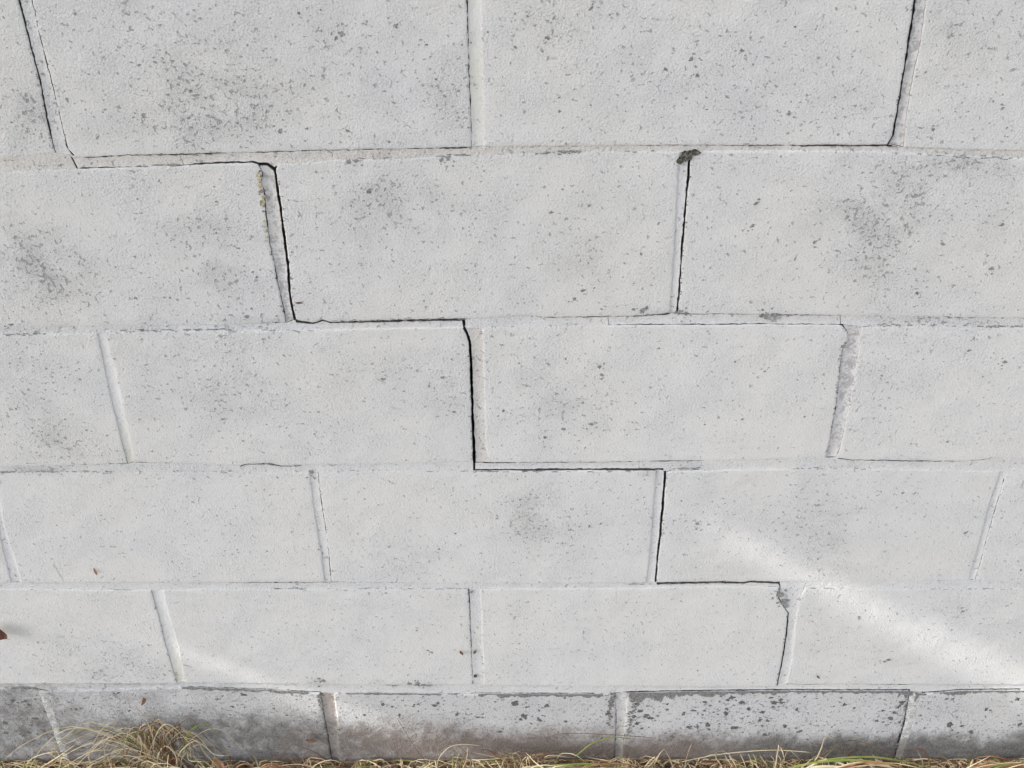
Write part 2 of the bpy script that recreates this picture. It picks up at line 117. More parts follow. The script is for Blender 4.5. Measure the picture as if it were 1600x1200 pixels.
def paint_material(name, paint, rough_amt=1.0, extra=0.0):
    t = NT(name)
    st = t.attr('stain'); gr = t.attr('grime_shade')
    low = t.noise(5.5, 4, .6); mid = t.noise(28, 3, .6)
    warm = t.mix(t.mr(low, .35, .65), (paint[0] * 1.0, paint[1] * .995, paint[2] * .98), (paint[0] * .985, paint[1] * .99, paint[2] * 1.01))
    vstreak = t.noise(1.0, 4, .6, vec=t.scale((260, 260, 45)))
    D = t.math('ADD', t.math('MULTIPLY', st, t.mr(mid, .3, .62, .45, 1.25)), t.mr(low, .46, .72, extra, .28 + extra))
    n1 = t.noise(800, 3, .65); n2 = t.noise(190, 4, .68, dist=.4); n3 = t.noise(75, 5, .75, dist=.6)
    th1 = t.math('SUBTRACT', .564, t.math('MULTIPLY', D, .10))
    s1 = t.mr(n1, th1, t.math('ADD', th1, .12))
    th2 = t.math('SUBTRACT', .632, t.math('MULTIPLY', D, .085))
    s2 = t.mr(n2, th2, t.math('ADD', th2, .08))
    oi = t.n('ShaderNodeObjectInfo')
    warm = t.mix(t.math('MULTIPLY', oi.outputs['Random'], .10), warm, (.50, .50, .49))
    col = t.mix(t.math('MULTIPLY', D, t.mr(mid, .3, .7, .16, .26)), warm, (.33, .335, .335))
    col = t.mix(t.mr(vstreak, .3, .75, 0, .10), col, (.50, .51, .52))
    col = t.mix(t.math('MULTIPLY', s1, .5), col, (.25, .255, .26))
    col = t.mix(t.math('MULTIPLY', s2, .56), col, (.22, .225, .23))
    fine = t.noise(700, 2, .6)
    col = t.mix(t.mr(fine, .3, .7, 0, .13), col, (.47, .475, .48))
    col = t.mix(t.mr(fine, .62, .72, 0, .2), col, (.80, .80, .80))
    # bare / dirty block where paint is gone, and painted-in shade near the ground
    gf = t.mr(t.math('ADD', gr, t.math('MULTIPLY', t.math('SUBTRACT', n3, .5), .8)), .18, 1.0)
    side = t.n('ShaderNodeSeparateXYZ'); t.put(side.inputs[0], t.co)
    brown = t.mr(t.math('ABSOLUTE', t.math('SUBTRACT', side.outputs[0], .06)), .16, .42, 1, 0)
    dirt_shade = t.mix(t.math('MULTIPLY', brown, .75), concrete_colour(t, (.20, .196, .19)), (.205, .165, .145))
    g2 = t.mr(t.math('ADD', gr, t.math('MULTIPLY', t.math('SUBTRACT', n2, .5), 1.1)), .35, .62)
    col = t.mix(t.math('MULTIPLY', gf, t.mr(g2, 0, 1, .70, 1.0)), col, dirt_shade)
    # relief
    b1 = t.noise(430, 4, .62); b2 = t.noise(120, 3, .6); b0 = t.noise(22, 2, .5)
    h = t.math('ADD', t.math('MULTIPLY', b1, t.mr(b0, .35, .65, .55, .95)), t.math('MULTIPLY', b2, t.mr(b0, .35, .65, .12, .38)))
    h = t.math('SUBTRACT', h, t.math('MULTIPLY', s2, .5))
    h = t.math('ADD', h, t.math('MULTIPLY', t.math('MULTIPLY', gf, n2), 1.8))
    return t.done(col, .78, t.bump(h, .0016 * rough_amt), .2)

M = {}
PAINT = (.66, .66, .655)
M['paint'] = paint_material('white_masonry_paint', PAINT)
M['base_paint'] = paint_material('soiled_shaded_base', (.61, .61, .615), 1.3, .42)

def mortar_material(name, paint, bare, amount, tint2=None, bright=0.0):
    t = NT(name)
    st = t.attr('stain'); gr = t.attr('grime_shade')
    a = t.noise(110, 6, .8, dist=.3); b = t.noise(330, 3, .6); lo = t.noise(9, 2, .5)
    wear = t.mr(t.math('ADD', t.math('ADD', a, t.math('MULTIPLY', t.math('SUBTRACT', b, .5), .5)), t.math('MULTIPLY', st, .12)), .66 - amount, .76 - amount)
    col = t.mix(t.mr(lo, .35, .65), paint, tint2 or paint)
    col = t.mix(t.math('MULTIPLY', wear, .75), col, bare)
    gf = t.mr(t.math('ADD', gr, t.math('MULTIPLY', t.math('SUBTRACT', a, .5), .9)), .30 + bright, .85 + bright)
    col = t.mix(t.math('MULTIPLY', gf, .8), col, concrete_colour(t, (.25, .235, .215)))
    h = t.math('ADD', t.math('MULTIPLY', b, .6), a)
    return t.done(col, .85, t.bump(h, .0010), .15)
M['clean'] = paint_material('painted_mortar', (.65, .655, .66), 1.0, .1)
M['beige'] = paint_material('beige_mortar', (.645, .622, .59), 1.0, .15)
M['moss'] = mortar_material('moss_tinted_mortar', (.60, .60, .54), (.25, .25, .22), .03, (.65, .655, .66))
M['dirty'] = mortar_material('worn_grey_mortar', (.58, .58, .59), (.33, .325, .325), .16, (.57, .56, .54))
M['base'] = mortar_material('whitewashed_mortar', (.62, .64, .63), (.33, .33, .325), .22, (.56, .58, .56), .22)
M['rusty'] = mortar_material('brown_stained_mortar', (.50, .43, .385), (.17, .12, .10), .12, (.42, .40, .40))

t = NT('bare_concrete'); M['bare'] = t.done(t.mix(t.mr(t.noise(260, 4, .7), .38, .62), (.16, .163, .163), (.33, .33, .325)), .9, t.bump(t.noise(500, 3, .6), .0008))
t = NT('unpainted_fringe'); M['fringe'] = t.done(t.mix(t.mr(t.noise(300, 4, .7), .38, .62), (.13, .13, .128), (.26, .258, .25)), .9, t.bump(t.noise(450, 3, .6), .0012))
t = NT('dark_pore'); M['pore'] = t.done(t.mix(t.mr(t.noise(300, 3, .7), .4, .62), (.085, .088, .085), (.18, .18, .175)), .9, t.bump(t.noise(500, 3, .6), .001))
t = NT('raw_core'); M['core'] = t.done(t.mix(t.mr(t.noise(80, 3, .6), .4, .6), (.09, .088, .085), (.14, .137, .13)), .95)
t = NT('crumbled_mortar'); M['crumb'] = t.done(t.mix(t.mr(t.noise(350, 4, .7), .42, .6), (.045, .042, .036), (.16, .155, .13)), .95, t.bump(t.noise(400, 3, .6), .002))
t = NT('mossy_stain'); M['mossy'] = t.done(t.mix(t.mr(t.noise(320, 4, .7), .4, .62), (.34, .29, .15), (.50, .46, .32)), .9, t.bump(t.noise(500, 3, .6), .0006))

def blade_mat(name, a, b, trans=.35):
    t = NT(name)
    c = t.mix(t.mr(t.noise(35, 3, .6), .35, .65), a, b)
    tr = t.n('ShaderNodeBsdfTranslucent'); t.put(tr.inputs[0], c); mx = t.n('ShaderNodeMixShader'); mx.inputs[0].default_value = trans
    t.done(c, .55, None, .3)
    t.t.links.new(t.b.outputs[0], mx.inputs[1]); t.t.links.new(tr.outputs[0], mx.inputs[2]); t.t.links.new(mx.outputs[0], t.out.inputs[0])
    return t.m
M['straw'] = blade_mat('straw_blade', (.56, .47, .30), (.38, .30, .17))
M['pale'] = blade_mat('pale_dry_blade', (.66, .58, .42), (.50, .42, .27))
M['brownb'] = blade_mat('brown_dead_blade', (.20, .125, .065), (.11, .065, .04))
M['green'] = blade_mat('green_blade', (.16, .21, .05), (.27, .27, .08))
M['redb'] = blade_mat('reddish_dead_blade', (.24, .09, .05), (.32, .18, .10))
M['leafdead'] = blade_mat('dead_leaf', (.11, .048, .035), (.22, .11, .075), .1)
M['leaftan'] = blade_mat('tan_dead_leaf', (.34, .20, .12), (.42, .28, .17), .2)
M['husk'] = blade_mat('seed_husk', (.22, .16, .11), (.13, .09, .06), .1)
M['sun_blocker'] = blade_mat('sun_blocker_leaf', (.045, .085, .025), (.075, .12, .035), .0)
t = NT('bark'); M['bark'] = t.done(t.mix(t.mr(t.noise(40, 4, .6), .4, .6), (.09, .065, .045), (.17, .13, .095)), .9, t.bump(t.noise(60, 4, .6), .006))
t = NT('soil')
sc1 = t.noise(14, 5, .65); sc2 = t.noise(120, 4, .7)
M['soil'] = t.done(t.mix(t.mr(sc2, .35, .7), t.mix(t.mr(sc1, .35, .65), (.045, .032, .022), (.085, .062, .04)), (.14, .11, .075)), .95,
                   t.bump(t.math('ADD', sc1, t.math('MULTIPLY', sc2, .35)), .012))

# ------------------------------------------------------------------ mesh helpers
def mesh_obj(name, V, F, mats, parent=None, attrs=None, midx=None, smooth=False, loc=None):
    me = bpy.data.meshes.new(name); me.from_pydata([tuple(v) for v in V], [], [tuple(int(i) for i in f) for f in F])
    for m in (mats if isinstance(mats, (list, tuple)) else [mats]): me.materials.append(m)
    if midx is not None: me.polygons.foreach_set('material_index', np.asarray(midx, dtype=np.int32))
    if smooth is True: me.polygons.foreach_set('use_smooth', np.ones(len(me.polygons), dtype=bool))
    elif smooth is not False: me.polygons.foreach_set('use_smooth', np.asarray(smooth, dtype=bool))
    for k, a in (attrs or {}).items():
        at = me.attributes.new(k, 'FLOAT', 'POINT'); at.data.foreach_set('value', np.asarray(a, dtype=np.float32))
    me.update()
    o = bpy.data.objects.new(name, me); C.objects.link(o)
    if loc is not None: o.location = loc
    if parent is not None: o.parent = parent
    return o
def empty(name, loc, label, cat, group=None):
    o = bpy.data.objects.new(name, None); C.objects.link(o); o.location = loc; o.empty_display_size = .1
    return tag(o, label, cat, group)
def tag(o, label, cat, group=None, kind=None):
    o['label'] = label; o['category'] = cat
    if group: o['group'] = group
    if kind: o['kind'] = kind
    return o

def polyline_at(P, t):
    P = np.asarray(P, float); d = np.r_[0, np.cumsum(np.hypot(*np.diff(P, axis=0).T))]
    s = np.asarray(t) * d[-1]
    return np.stack([np.interp(s, d, P[:, 0]), np.interp(s, d, P[:, 1])], 1), d[-1]
def params(L, rings, step):
    n = max(2, int((L - 2 * rings[-1]) / step))
    a = np.r_[np.array(rings[:-1]), np.linspace(rings[-1], L - rings[-1], n + 1), L - np.array(rings[:-1])[::-1]]
    return a / L
def side_pts(P, t, axis, amp, seed):
    """sample a side and roughen it sideways; axis 0 = jitter x (upright side), 1 = jitter z"""
    Q, L = polyline_at(P, t)
    s = Q[:, 1 - axis]
    j = (fnoise(s / 5.5, s * 0 + seed, seed, 3) - .5) * 2 * amp + (vnoise(s / 26, s * 0 + seed, seed + 9) - .5) * amp * 1.2 + (vnoise(s / 1.9, s * 0 + seed, seed + 5) - .5) * amp * 1.3
    wdw = np.minimum(1, np.minimum(t, 1 - t) * L / 5.0)
    Q = Q.copy(); Q[:, axis] += j * wdw
    return Q

STN = np.array([s for s in STAINS])
def stain_at(X, Z):
    v = np.zeros_like(X)
    for x, z, rx, rz, s in STN:
        d = ((X - x) / rx) ** 2 + ((Z - z) / rz) ** 2
        v += s * np.exp(-d * 1.1)
    v = v * .68 + .06 + .10 * sstep(520, 820, Z) + .08 * sstep(900, 1000, Z)
    return np.clip(v, 0, 1.4)
GX = [-700, -600, -560, -470, -380, -300, -220, -100, 0, 100, 200, 400, 560, 620, 660, 760]
GZ = [130, 125, 105, 105, 100, 90, 84, 82, 74, 66, 60, 52, 48, 54, 56, 58]
GT = [.55, .54, .42, .42, .40, .34, .22, .22, .16, .14, .12, .10, .10, .12, .08, .06]
GB = [.72, .70, .64, .64, .74, .88, .90, .90, .95, 1., 1., 1.05, 1.1, 1.1, 1.1, 1.1]
def grime_shade_at(X, Z):  # soiling and bare block, with shade toward the ground painted in as well
    zb = np.interp(X, GX, GZ); gt = np.interp(X, GX, GT); gb = np.interp(X, GX, GB)
    nz = (fnoise(X / 45, Z / 45, 3, 3) - .5) * 34
    q = np.clip(.5 - (Z - zb + nz) / 62, 0, 1)
    return (gt + (gb - gt) * q + (fnoise(X / 14, Z / 14, 13, 3) - .5) * .5 * (gt + (1 - gt) * q)) * (Z < 172)
def face_relief(X, Z, seed=0):
    return (fnoise(X / 70, Z / 70, 1 + seed, 3) - .5) * 1.1 + (fnoise(X / 9, Z / 9, 2, 2) - .5) * .28   # mm

def coons(T, B, L, R, u, v):
    U = u[None, :, None]; Vv = v[:, None, None]
    top = T[None]; bot = B[None]; lef = L[:, None]; rig = R[:, None]
    return ((1 - Vv) * top + Vv * bot + (1 - U) * lef + U * rig
            - (1 - U) * (1 - Vv) * T[0] - U * (1 - Vv) * T[-1] - (1 - U) * Vv * B[0] - U * Vv * B[-1])

def grid_piece(name, T, B, L, R, mat, parent, step, rings, yfun, back, amp=(.3, .3, .3, .3), seed=0, back_mat=None):
    """Piece of wall bounded by four sides (mm). T,B left to right; L,R top to bottom.
    yfun(X, Z, dist_mm, u, v) -> y in mm (negative = towards the viewer)"""
    Lx = (polyline_at(T, [0])[1] + polyline_at(B, [0])[1]) / 2; Lz = (polyline_at(L, [0])[1] + polyline_at(R, [0])[1]) / 2
    u = params(Lx, rings, step); v = params(Lz, rings, step)
    Tt = side_pts(T, u, 1, amp[0], seed + 1); Bb = side_pts(B, u, 1, amp[1], seed + 2)
    Ll = side_pts(L, v, 0, amp[2], seed + 3); Rr = side_pts(R, v, 0, amp[3], seed + 4)
    P = coons(Tt, Bb, Ll, Rr, u, v)
    X = P[..., 0]; Z = P[..., 1]
    UU, VV = np.meshgrid(u, v)
    dist = np.minimum(np.minimum(UU, 1 - UU) * Lx, np.minimum(VV, 1 - VV) * Lz)
    Y = yfun(X, Z, dist, UU, VV)
    nv, nu = X.shape
    V = np.stack([X, Y, Z], -1).reshape(-1, 3) / 1000
    st = stain_at(X, Z).ravel(); gr = grime_shade_at(X, Z).ravel()
    idx = np.arange(nu * nv).reshape(nv, nu)
    F = np.stack([idx[:-1, :-1], idx[1:, :-1], idx[1:, 1:], idx[:-1, 1:]], -1).reshape(-1, 4)
    ring = np.r_[idx[0, :], idx[1:, -1], idx[-1, -2::-1], idx[-2:0:-1, 0]]
    n = len(ring); b0 = len(V)
    f = V[ring]; r = f.copy(); r[:, 1] = back / 1000
    m = f.copy(); m[:, 1] += .0005
    V2 = np.vstack([V, f, m, r])
    k = np.arange(n); k2 = (k + 1) % n
    S1 = np.stack([b0 + k, b0 + k2, b0 + n + k2, b0 + n + k], -1)
    S2 = np.stack([b0 + n + k, b0 + n + k2, b0 + 2 * n + k2, b0 + 2 * n + k], -1)
    cap = [list(b0 + 2 * n + np.arange(n)[::-1])]
    faces = F.tolist() + S1.tolist() + S2.tolist() + cap
    midx = [0] * (len(F) + len(S1)) + [1] * (len(S2) + 1)
    att = {'stain': np.r_[st, st[ring], st[ring], st[ring]], 'grime_shade': np.r_[gr, gr[ring], gr[ring], gr[ring]]}
    sm = [True] * len(F) + [False] * (len(faces) - len(F))
    return mesh_obj(name, V2, faces, [mat, back_mat or M['core']], parent, att, midx, sm)

# ------------------------------------------------------------------ ground
def ground():
    def axis(a, b, step, far):
        d = [b + (far - b) * (k / 9) ** 3 for k in range(1, 10)]
        e = [a - (far + a) * (k / 9) ** 3 for k in range(9, 0, -1)]
        return np.r_[e, np.arange(a, b + 1e-6, step), d]
    xs = axis(-1.4, 1.4, .012, 120); ys = axis(-.9, .3, .012, 120)
    X, Y = np.meshgrid(xs, ys)
    near = sstep(3, 1.2, np.abs(X)) * sstep(2.5, .8, np.abs(Y))
    Z = ((fnoise(X * 14, Y * 14, 9, 4) - .5) * .030 * near - .006 * near
         + (fnoise(X * .15, Y * .15, 4, 3) - .5) * .5 * sstep(6, 40, np.hypot(X, Y)))
    Z = np.where(Y > -.02, np.minimum(Z, .002), Z)
    n, m = X.shape; idx = np.arange(n * m).reshape(n, m)
    F = np.stack([idx[:-1, :-1], idx[:-1, 1:], idx[1:, 1:], idx[1:, :-1]], -1).reshape(-1, 4)
    o = mesh_obj('ground', np.stack([X, Y, Z], -1).reshape(-1, 3), F, M['soil'], smooth=True)
    o['kind'] = 'structure'; o['label'] = 'bare brown soil along the foot of the block wall'
ground()

# ------------------------------------------------------------------ the wall
wall = empty('block_wall', (0, 0, 0), 'white painted concrete block wall with a stepped crack running down through its joints', 'wall')
XL, XR = -1500.0, 1500.0
COURSES = ['G', 'H', 'A', 'B', 'C', 'D', 'E', 'F']
BEDORDER = ['GH', 'HA', 'AB', 'BC', 'CD', 'DE', 'EF']
for nm, z in (('GH', 1355.0), ('HA', 1155.0)):
    BEDS[nm] = dict(U=[[-100, z + 5], [100, z + 5]], D=[[-100, z - 5], [100, z - 5]], gU=[], gD=[], split=[], sg=[], k=['clean'])
for b in BEDS.values():
    for s in ('U', 'D'):
        P = sorted([list(p) for p in b[s]]); b[s] = [[XL, P[0][1]]] + P + [[XR, P[-1][1]]]
def zline(P, x): P = np.asarray(P); return float(np.interp(x, P[:, 0], P[:, 1]))
def between(P, x0, x1):
    return [[x0, zline(P, x0)]] + [list(p) for p in P if x0 + .5 < p[0] < x1 - .5] + [[x1, zline(P, x1)]]
TOPZ = 1555.0; BOTZ = -60.0
def make_heads(ci):
    c = COURSES[ci]
    js = [dict(L=[list(p) for p in j['L']], R=[list(p) for p in j['R']], g=j['g'], k=j['k'], real=True) for j in HEAD_JOINTS.get(c, [])]
    ztop = TOPZ if ci == 0 else None; zbot = BOTZ if ci == len(COURSES) - 1 else None
    if c == 'A':
        for j in js:
            for s in ('L', 'R'): j[s] = [[j[s][0][0], 1150.0]] + j[s]
    if c == 'F':
        for j in js:
            for s in ('L', 'R'): j[s] = j[s] + [[j[s][-1][0], BOTZ]]
    xs = [np.mean([p[0] for p in j['L'] + j['R']]) for j in js]
    start = {'G': 0.0, 'H': 200.0}.get(c, xs[len(xs) // 2] if xs else 0)
    k = start
    allx = [start + 400 * i for i in range(-6, 7)]
    for x in allx:
        if abs(x) > XR - 120: continue
        if any(abs(x - y) < 200 for y in xs): continue
        zt = ztop if ztop else zline(BEDS[BEDORDER[ci - 1]]['D'], x); zb = zbot if zbot is not None else zline(BEDS[BEDORDER[ci]]['U'], x)
        js.append(dict(L=[[x - 5, zt], [x - 5, zb]], R=[[x + 5, zt], [x + 5, zb]], g=(0, 0, 0, 0), k='clean', real=False))
    js.sort(key=lambda j: j['L'][0][0])
    return js
block_seed = 0
BLOCKS = []
YOFF = {}
def block_yfun(off, tx, tz, cx, cz, r):
    def f(X, Z, d, u, v):
        e = np.clip(1 - d / 2.6, 0, 1)
        return off + tx * (X - cx) / 200 + tz * (Z - cz) / 100 - face_relief(X, Z) + r * e ** 2.6
    return f
def make_block(ci, L, R, T, B, inframe, k, rough):
    global block_seed
    block_seed += 1
    r = random.Random(block_seed * 31)
    cx = (L[0][0] + R[0][0]) / 2; cz = (T[0][1] + B[0][1]) / 2
    off = r.uniform(-.25, .25); tx = r.uniform(-.2, .2); tz = r.uniform(-.2, .2)
    yf = block_yfun(off, tx, tz, cx, cz, .55 if ci < 7 else 1.6)
    step = 5.0 if inframe else 24.0
    if inframe: step = 3.6
    amp = (.52, .52, .52, .52) if ci < 7 else (.7, .4, .8, .8)
    o = grid_piece('concrete_block', T, B, L, R, M['paint'] if ci < 7 else M['base_paint'], wall, step, [0, .5, 1.2, 2.6], yf, 66, amp, block_seed * 7, M['core'])
    BLOCKS.append(dict(o=o, x0=min(L[0][0], L[-1][0]), x1=max(R[0][0], R[-1][0]), z1=T[0][1], z0=B[0][1], yf=yf, L=L, R=R, T=T, B=B, ci=ci))
    return o
HEADS = []
for ci, c in enumerate(COURSES):
    js = make_heads(ci); HEADS.append(js)
    Tl = BEDS[BEDORDER[ci - 1]]['D'] if ci > 0 else [[XL, TOPZ], [XR, TOPZ]]
    Bl = BEDS[BEDORDER[ci]]['U'] if ci < 7 else [[XL, BOTZ], [XR, BOTZ]]
    for k in range(len(js) + 1):
        Le = [list(p) for p in js[k - 1]['R']] if k > 0 else [[XL, Tl[0][1]], [XL, Bl[0][1]]]
        Re = [list(p) for p in js[k]['L']] if k < len(js) else [[XR, Tl[-1][1]], [XR, Bl[-1][1]]]
        T = between(Tl, Le[0][0], Re[0][0]); B = between(Bl, Le[-1][0], Re[-1][0])
        # let the corners of the sides agree
        for E, i in ((Le, 0), (Re, -1)):
            T[i] = list(E[0]); B[i] = list(E[-1])
        xa, xb = Le[0][0], Re[0][0]
        inframe = ci >= 2 and xa < 790 and xb > -720
        make_block(ci, Le, Re, T, B, inframe, k, 0)

def offset_edge(P, g0, g1, sign):
    """move an upright edge sideways into the joint; sign +1 = to the right"""
    P = np.asarray(P, float); n = len(P); g = np.linspace(g0, g1, n) if n > 1 else g0
    Q = P.copy(); Q[:, 0] += sign * g; return Q.tolist()
def mortar_y(recess, conc, off=0.0):
    def f(X, Z, d, u, v):
        q = v if conc[0] == 'h' else u
        q = np.clip(q, 0, 1)
        prof = 1 - (2 * q - 1) ** 2
        return recess + off + conc[1] * prof - face_relief(X, Z) * .8 + (fnoise(X / 4, Z / 4, 8, 2) - .5) * .5
    return f
OVER = 1.3
for ci, js in enumerate(HEADS):
    for n, j in enumerate(js):
        gL0, gL1, gR0, gR1 = j['g']
        L = offset_edge(j['L'], gL0 if gL0 > .25 else -OVER, gL1 if gL1 > .25 else -OVER, 1)
        R = offset_edge(j['R'], gR0 if gR0 > .25 else -OVER, gR1 if gR1 > .25 else -OVER, -1)
        # run a little under the bed mortar where the bed is not cracked away
        ext_t = 1.0; ext_b = 1.0
        if ci == 3 and n and j['k'] == 'dirty': ext_t = -1.6
        if ci > 0:
            for E in (L, R): E[0][1] = E[0][1] + ext_t
        if ci < 7:
            for E in (L, R): E[-1][1] = E[-1][1] - ext_b
        T = [L[0], R[0]]; B = [L[-1], R[-1]]
        vis = j['real']
        if j['k'] == 'dirty' and ci == 3: T = [L[0], [(L[0][0] * .45 + R[0][0] * .55), L[0][1] - .3], R[0]]
        rec = {'clean': .45, 'moss': .8, 'dirty': 1.2, 'beige': .8, 'rusty': 2.0, 'base': .1}[j['k']]
        co_ = {'clean': .65, 'moss': .9, 'dirty': 1.2, 'beige': 1.0, 'rusty': 1.6, 'base': -.5}[j['k']]
        grid_piece('mortar_joint', T, B, L, R, M[j['k']], wall, 2.0 if vis else 20.0, [0, .5, 1.1], mortar_y(rec, ('w', co_), .15), 52, (0, 0, .55, .55), 900 + ci * 31 + n * 5)
# bed joints
def gap_fun(gs):
    def f(x):
        for a, b, w in gs:
            if a <= x <= b: return w
        return 0.0
    return f
for bi, nm in enumerate(BEDORDER):
    b = BEDS[nm]; gU = gap_fun(b['gU']); gD = gap_fun(b['gD'])
    cuts = [[(XL, 0), (XL, -1)]] + [[tuple(p) for p in s] for s in b['split']] + [[(XR, 0), (XR, -1)]]
    sg = [0] + list(b['sg']) + [0]
    extra_u = [e for a in b['gU'] for e in (a[0] - .05, a[0] + .05, a[1] - .05, a[1] + .05)]
    extra_d = [e for a in b['gD'] for e in (a[0] - .05, a[0] + .05, a[1] - .05, a[1] + .05)]
    for i in range(len(cuts) - 1):
        xu0 = cuts[i][0][0] + sg[i] / 2; xd0 = cuts[i][1][0] + sg[i] / 2
        xu1 = cuts[i + 1][0][0] - sg[i + 1] / 2; xd1 = cuts[i + 1][1][0] - sg[i + 1] / 2
        def line(P, x0, x1, gf, sgn, extra):
            Q = between(P, x0, x1)
            Q += [[e, zline(P, e)] for e in extra if x0 + .3 < e < x1 - .3]
            Q.sort()
            return [[x, z + sgn * (gf(x) if gf(x) > .25 else -OVER)] for x, z in Q]
        T = line(b['U'], xu0, xu1, gU, -1, extra_u); B = line(b['D'], xd0, xd1, gD, +1, extra_d)
        L = [T[0], B[0]]; R = [T[-1], B[-1]]
        k = b['k'][min(i, len(b['k']) - 1)]
        if i == 0: L = [T[0], B[0]]
        rec = .35 if k == 'clean' else .5
        if nm in ('DE', 'CD') : rec = .3
        if nm == 'EF': rec = 1.2
        st_ = 2.4 if bi > 1 else 20.0
        grid_piece('mortar_bed', T, B, L, R, M[k], wall, st_, [0, .5, 1.2], mortar_y(rec, ('h', .25)), 54, (.6, .6, 0, 0), 1500 + bi * 41 + i * 7)

# dark core behind the face shells so that open cracks lead into the hollow wall
def box(name, x0, x1, y0, y1, z0, z1, mat, parent):
    V = [(x, y, z) for x in (x0, x1) for y in (y0, y1) for z in (z0, z1)]
    F = [(0, 1, 3, 2), (4, 6, 7, 5), (0, 4, 5, 1), (2, 3, 7, 6), (0, 2, 6, 4), (1, 5, 7, 3)]
    return mesh_obj(name, V, F, mat, parent)
box('wall_core', XL / 1000, XR / 1000, .075, .19, BOTZ / 1000, TOPZ / 1000 - .002, M['core'], wall)

# bare spots and open pores: small ragged patches lying on the block faces
def in_block(x, z):
    for b in BLOCKS:
        if b['x0'] + 0 < x < b['x1'] and b['z0'] < z < b['z1']: return b
    best = min(BLOCKS, key=lambda b: max(b['x0'] - x, x - b['x1'], 0) + max(b['z0'] - z, z - b['z1'], 0))
    return best
def ragged(x, z, r, rnd, asp=None, n=None):
    n = n or rnd.randint(10, 16)
    a0 = rnd.uniform(0, 6.28); asp = asp or rnd.uniform(.5, .95); rot = rnd.uniform(-.6, .6) + (0 if rnd.random() < .6 else 1.2)
    out = []
    for i in range(n):
        a = 6.283 * i / n
        rr = r * rnd.uniform(.42, 1.25)
        px, pz = rr * math.cos(a), rr * asp * math.sin(a)
        out.append((x + px * math.cos(rot) - pz * math.sin(rot), z + px * math.sin(rot) + pz * math.cos(rot)))
    return out
PATCH = {}
def add_patch(pts, mi, lift=.22):
    cx = sum(p[0] for p in pts) / len(pts); cz = sum(p[1] for p in pts) / len(pts)
    b = in_block(cx, cz)
    V, F, Mi = PATCH.setdefault(id(b), (b, [], [], []))[1:]
    s = len(V)
    P = [(cx, cz)] + list(pts)
    X = np.array([p[0] for p in P]); Z = np.array([p[1] for p in P])
    d = np.full(len(P), 50.0)
    Y = b['yf'](X, Z, d, 0, 0) - lift
    # rim sinks into the face
    for x, y, z in zip(X, Y, Z): V.append((x / 1000, y / 1000, z / 1000))
    n = len(pts)
    for i in range(n): F.append((s, s + 1 + (i + 1) % n, s + 1 + i)); Mi.append(mi)
prnd = random.Random(5)
for x, z, r in CHIPS:
    add_patch(ragged(x, z, r * .82, prnd), 0 if r > 1.2 or prnd.random() < .6 else 0)
    if r > 2.6:
        for _ in range(prnd.randint(1, 4)):
            a = prnd.uniform(0, 6.28); q = r * prnd.uniform(1.1, 2.2); add_patch(ragged(x + q * math.cos(a), z + q * math.sin(a), r * prnd.uniform(.2, .4), prnd), 0)
for x, z, r in PITS:
    add_patch(ragged(x, z, r * .95, prnd), 1)
    for _ in range(prnd.randint(1, 4)):
        a = prnd.uniform(0, 6.28); q = r * prnd.uniform(1.1, 3.2); add_patch(ragged(x + q * math.cos(a), z + q * math.sin(a), r * prnd.uniform(.2, .45), prnd), prnd.choice((0, 1)))
# scattered unnamed ones, thicker where the wall is stained
k = 0
while k < 620:
    x = prnd.uniform(-640, 740); z = prnd.uniform(175, 1130)
    s = float(stain_at(np.array([x]), np.array([z]))[0])
    if prnd.random() > .10 + s: continue
    if min(abs(z - zz) for zz in (160, 360, 560, 762, 955)) < 14: continue
    add_patch(ragged(x, z, prnd.choice((.6, .7, .9, 1.1, 1.5)) * prnd.uniform(.8, 1.2), prnd), 0); k += 1
k = 0
while k < 760:
    x = prnd.uniform(-660, 740); z = prnd.uniform(20, 152)
    dens = .9 if (280 < x < 460 or x < -560 or 560 < x < 620 or 190 < x < 240) else .40
    if prnd.random() > dens: continue
    add_patch(ragged(x, z, prnd.choice((.6, .8, 1.1, 1.5, 2.2)) * prnd.uniform(.8, 1.2), prnd), prnd.choice((0, 1, 1))); k += 1
# ragged unpainted fringe under the lowest bed joint
def fringe(x0, x1, depth, mi, rnd, up=0.0):
    x = x0; sd = rnd.randint(0, 999)
    while x < x1:
        xe = min(x + 8, x1); n = 9; low = []
        for i in range(n, -1, -1):
            xx = x + (xe - x) * i / n
            q = float(fnoise(np.array([xx / 7.0]), np.array([sd * 1.7]), 5, 4)[0])
            low.append((xx, zline(BEDS['EF']['D'], xx) + .6 + up - max(.5, depth * (q * 2.4 - .25)) - .4))
        top = [(x + (xe - x) * i / 2, zline(BEDS['EF']['D'], x + (xe - x) * i / 2) + .4 + up) for i in range(3)]
        add_patch(top + low, 3, .3); x = xe
fr = random.Random(9)
fringe(-640, -600, 3.0, 0, fr); fringe(-410, -240, 4.0, 0, fr); fringe(-190, -60, 2.2, 0, fr); fringe(-10, 160, 5.0, 0, fr)
fringe(196, 262, 17.0, 0, fr); fringe(262, 330, 8.0, 0, fr); fringe(330, 400, 6.0, 0, fr); fringe(400, 600, 4.0, 0, fr)
fringe(562, 590, 13.0, 0, fr); fringe(618, 660, 7.0, 0, fr); fringe(660, 740, 3.5, 0, fr)
def column(x, z0, z1, wdt, mi, rnd):
    for _ in range(int((z1 - z0) * 1.1)):
        z = rnd.uniform(z0, z1); q = (z - z0) / (z1 - z0)
        add_patch(ragged(x + rnd.gauss(0, wdt * .55), z, rnd.uniform(.8, 3.2) * (.6 + .6 * q), rnd), 3, rnd.uniform(.24, .34))
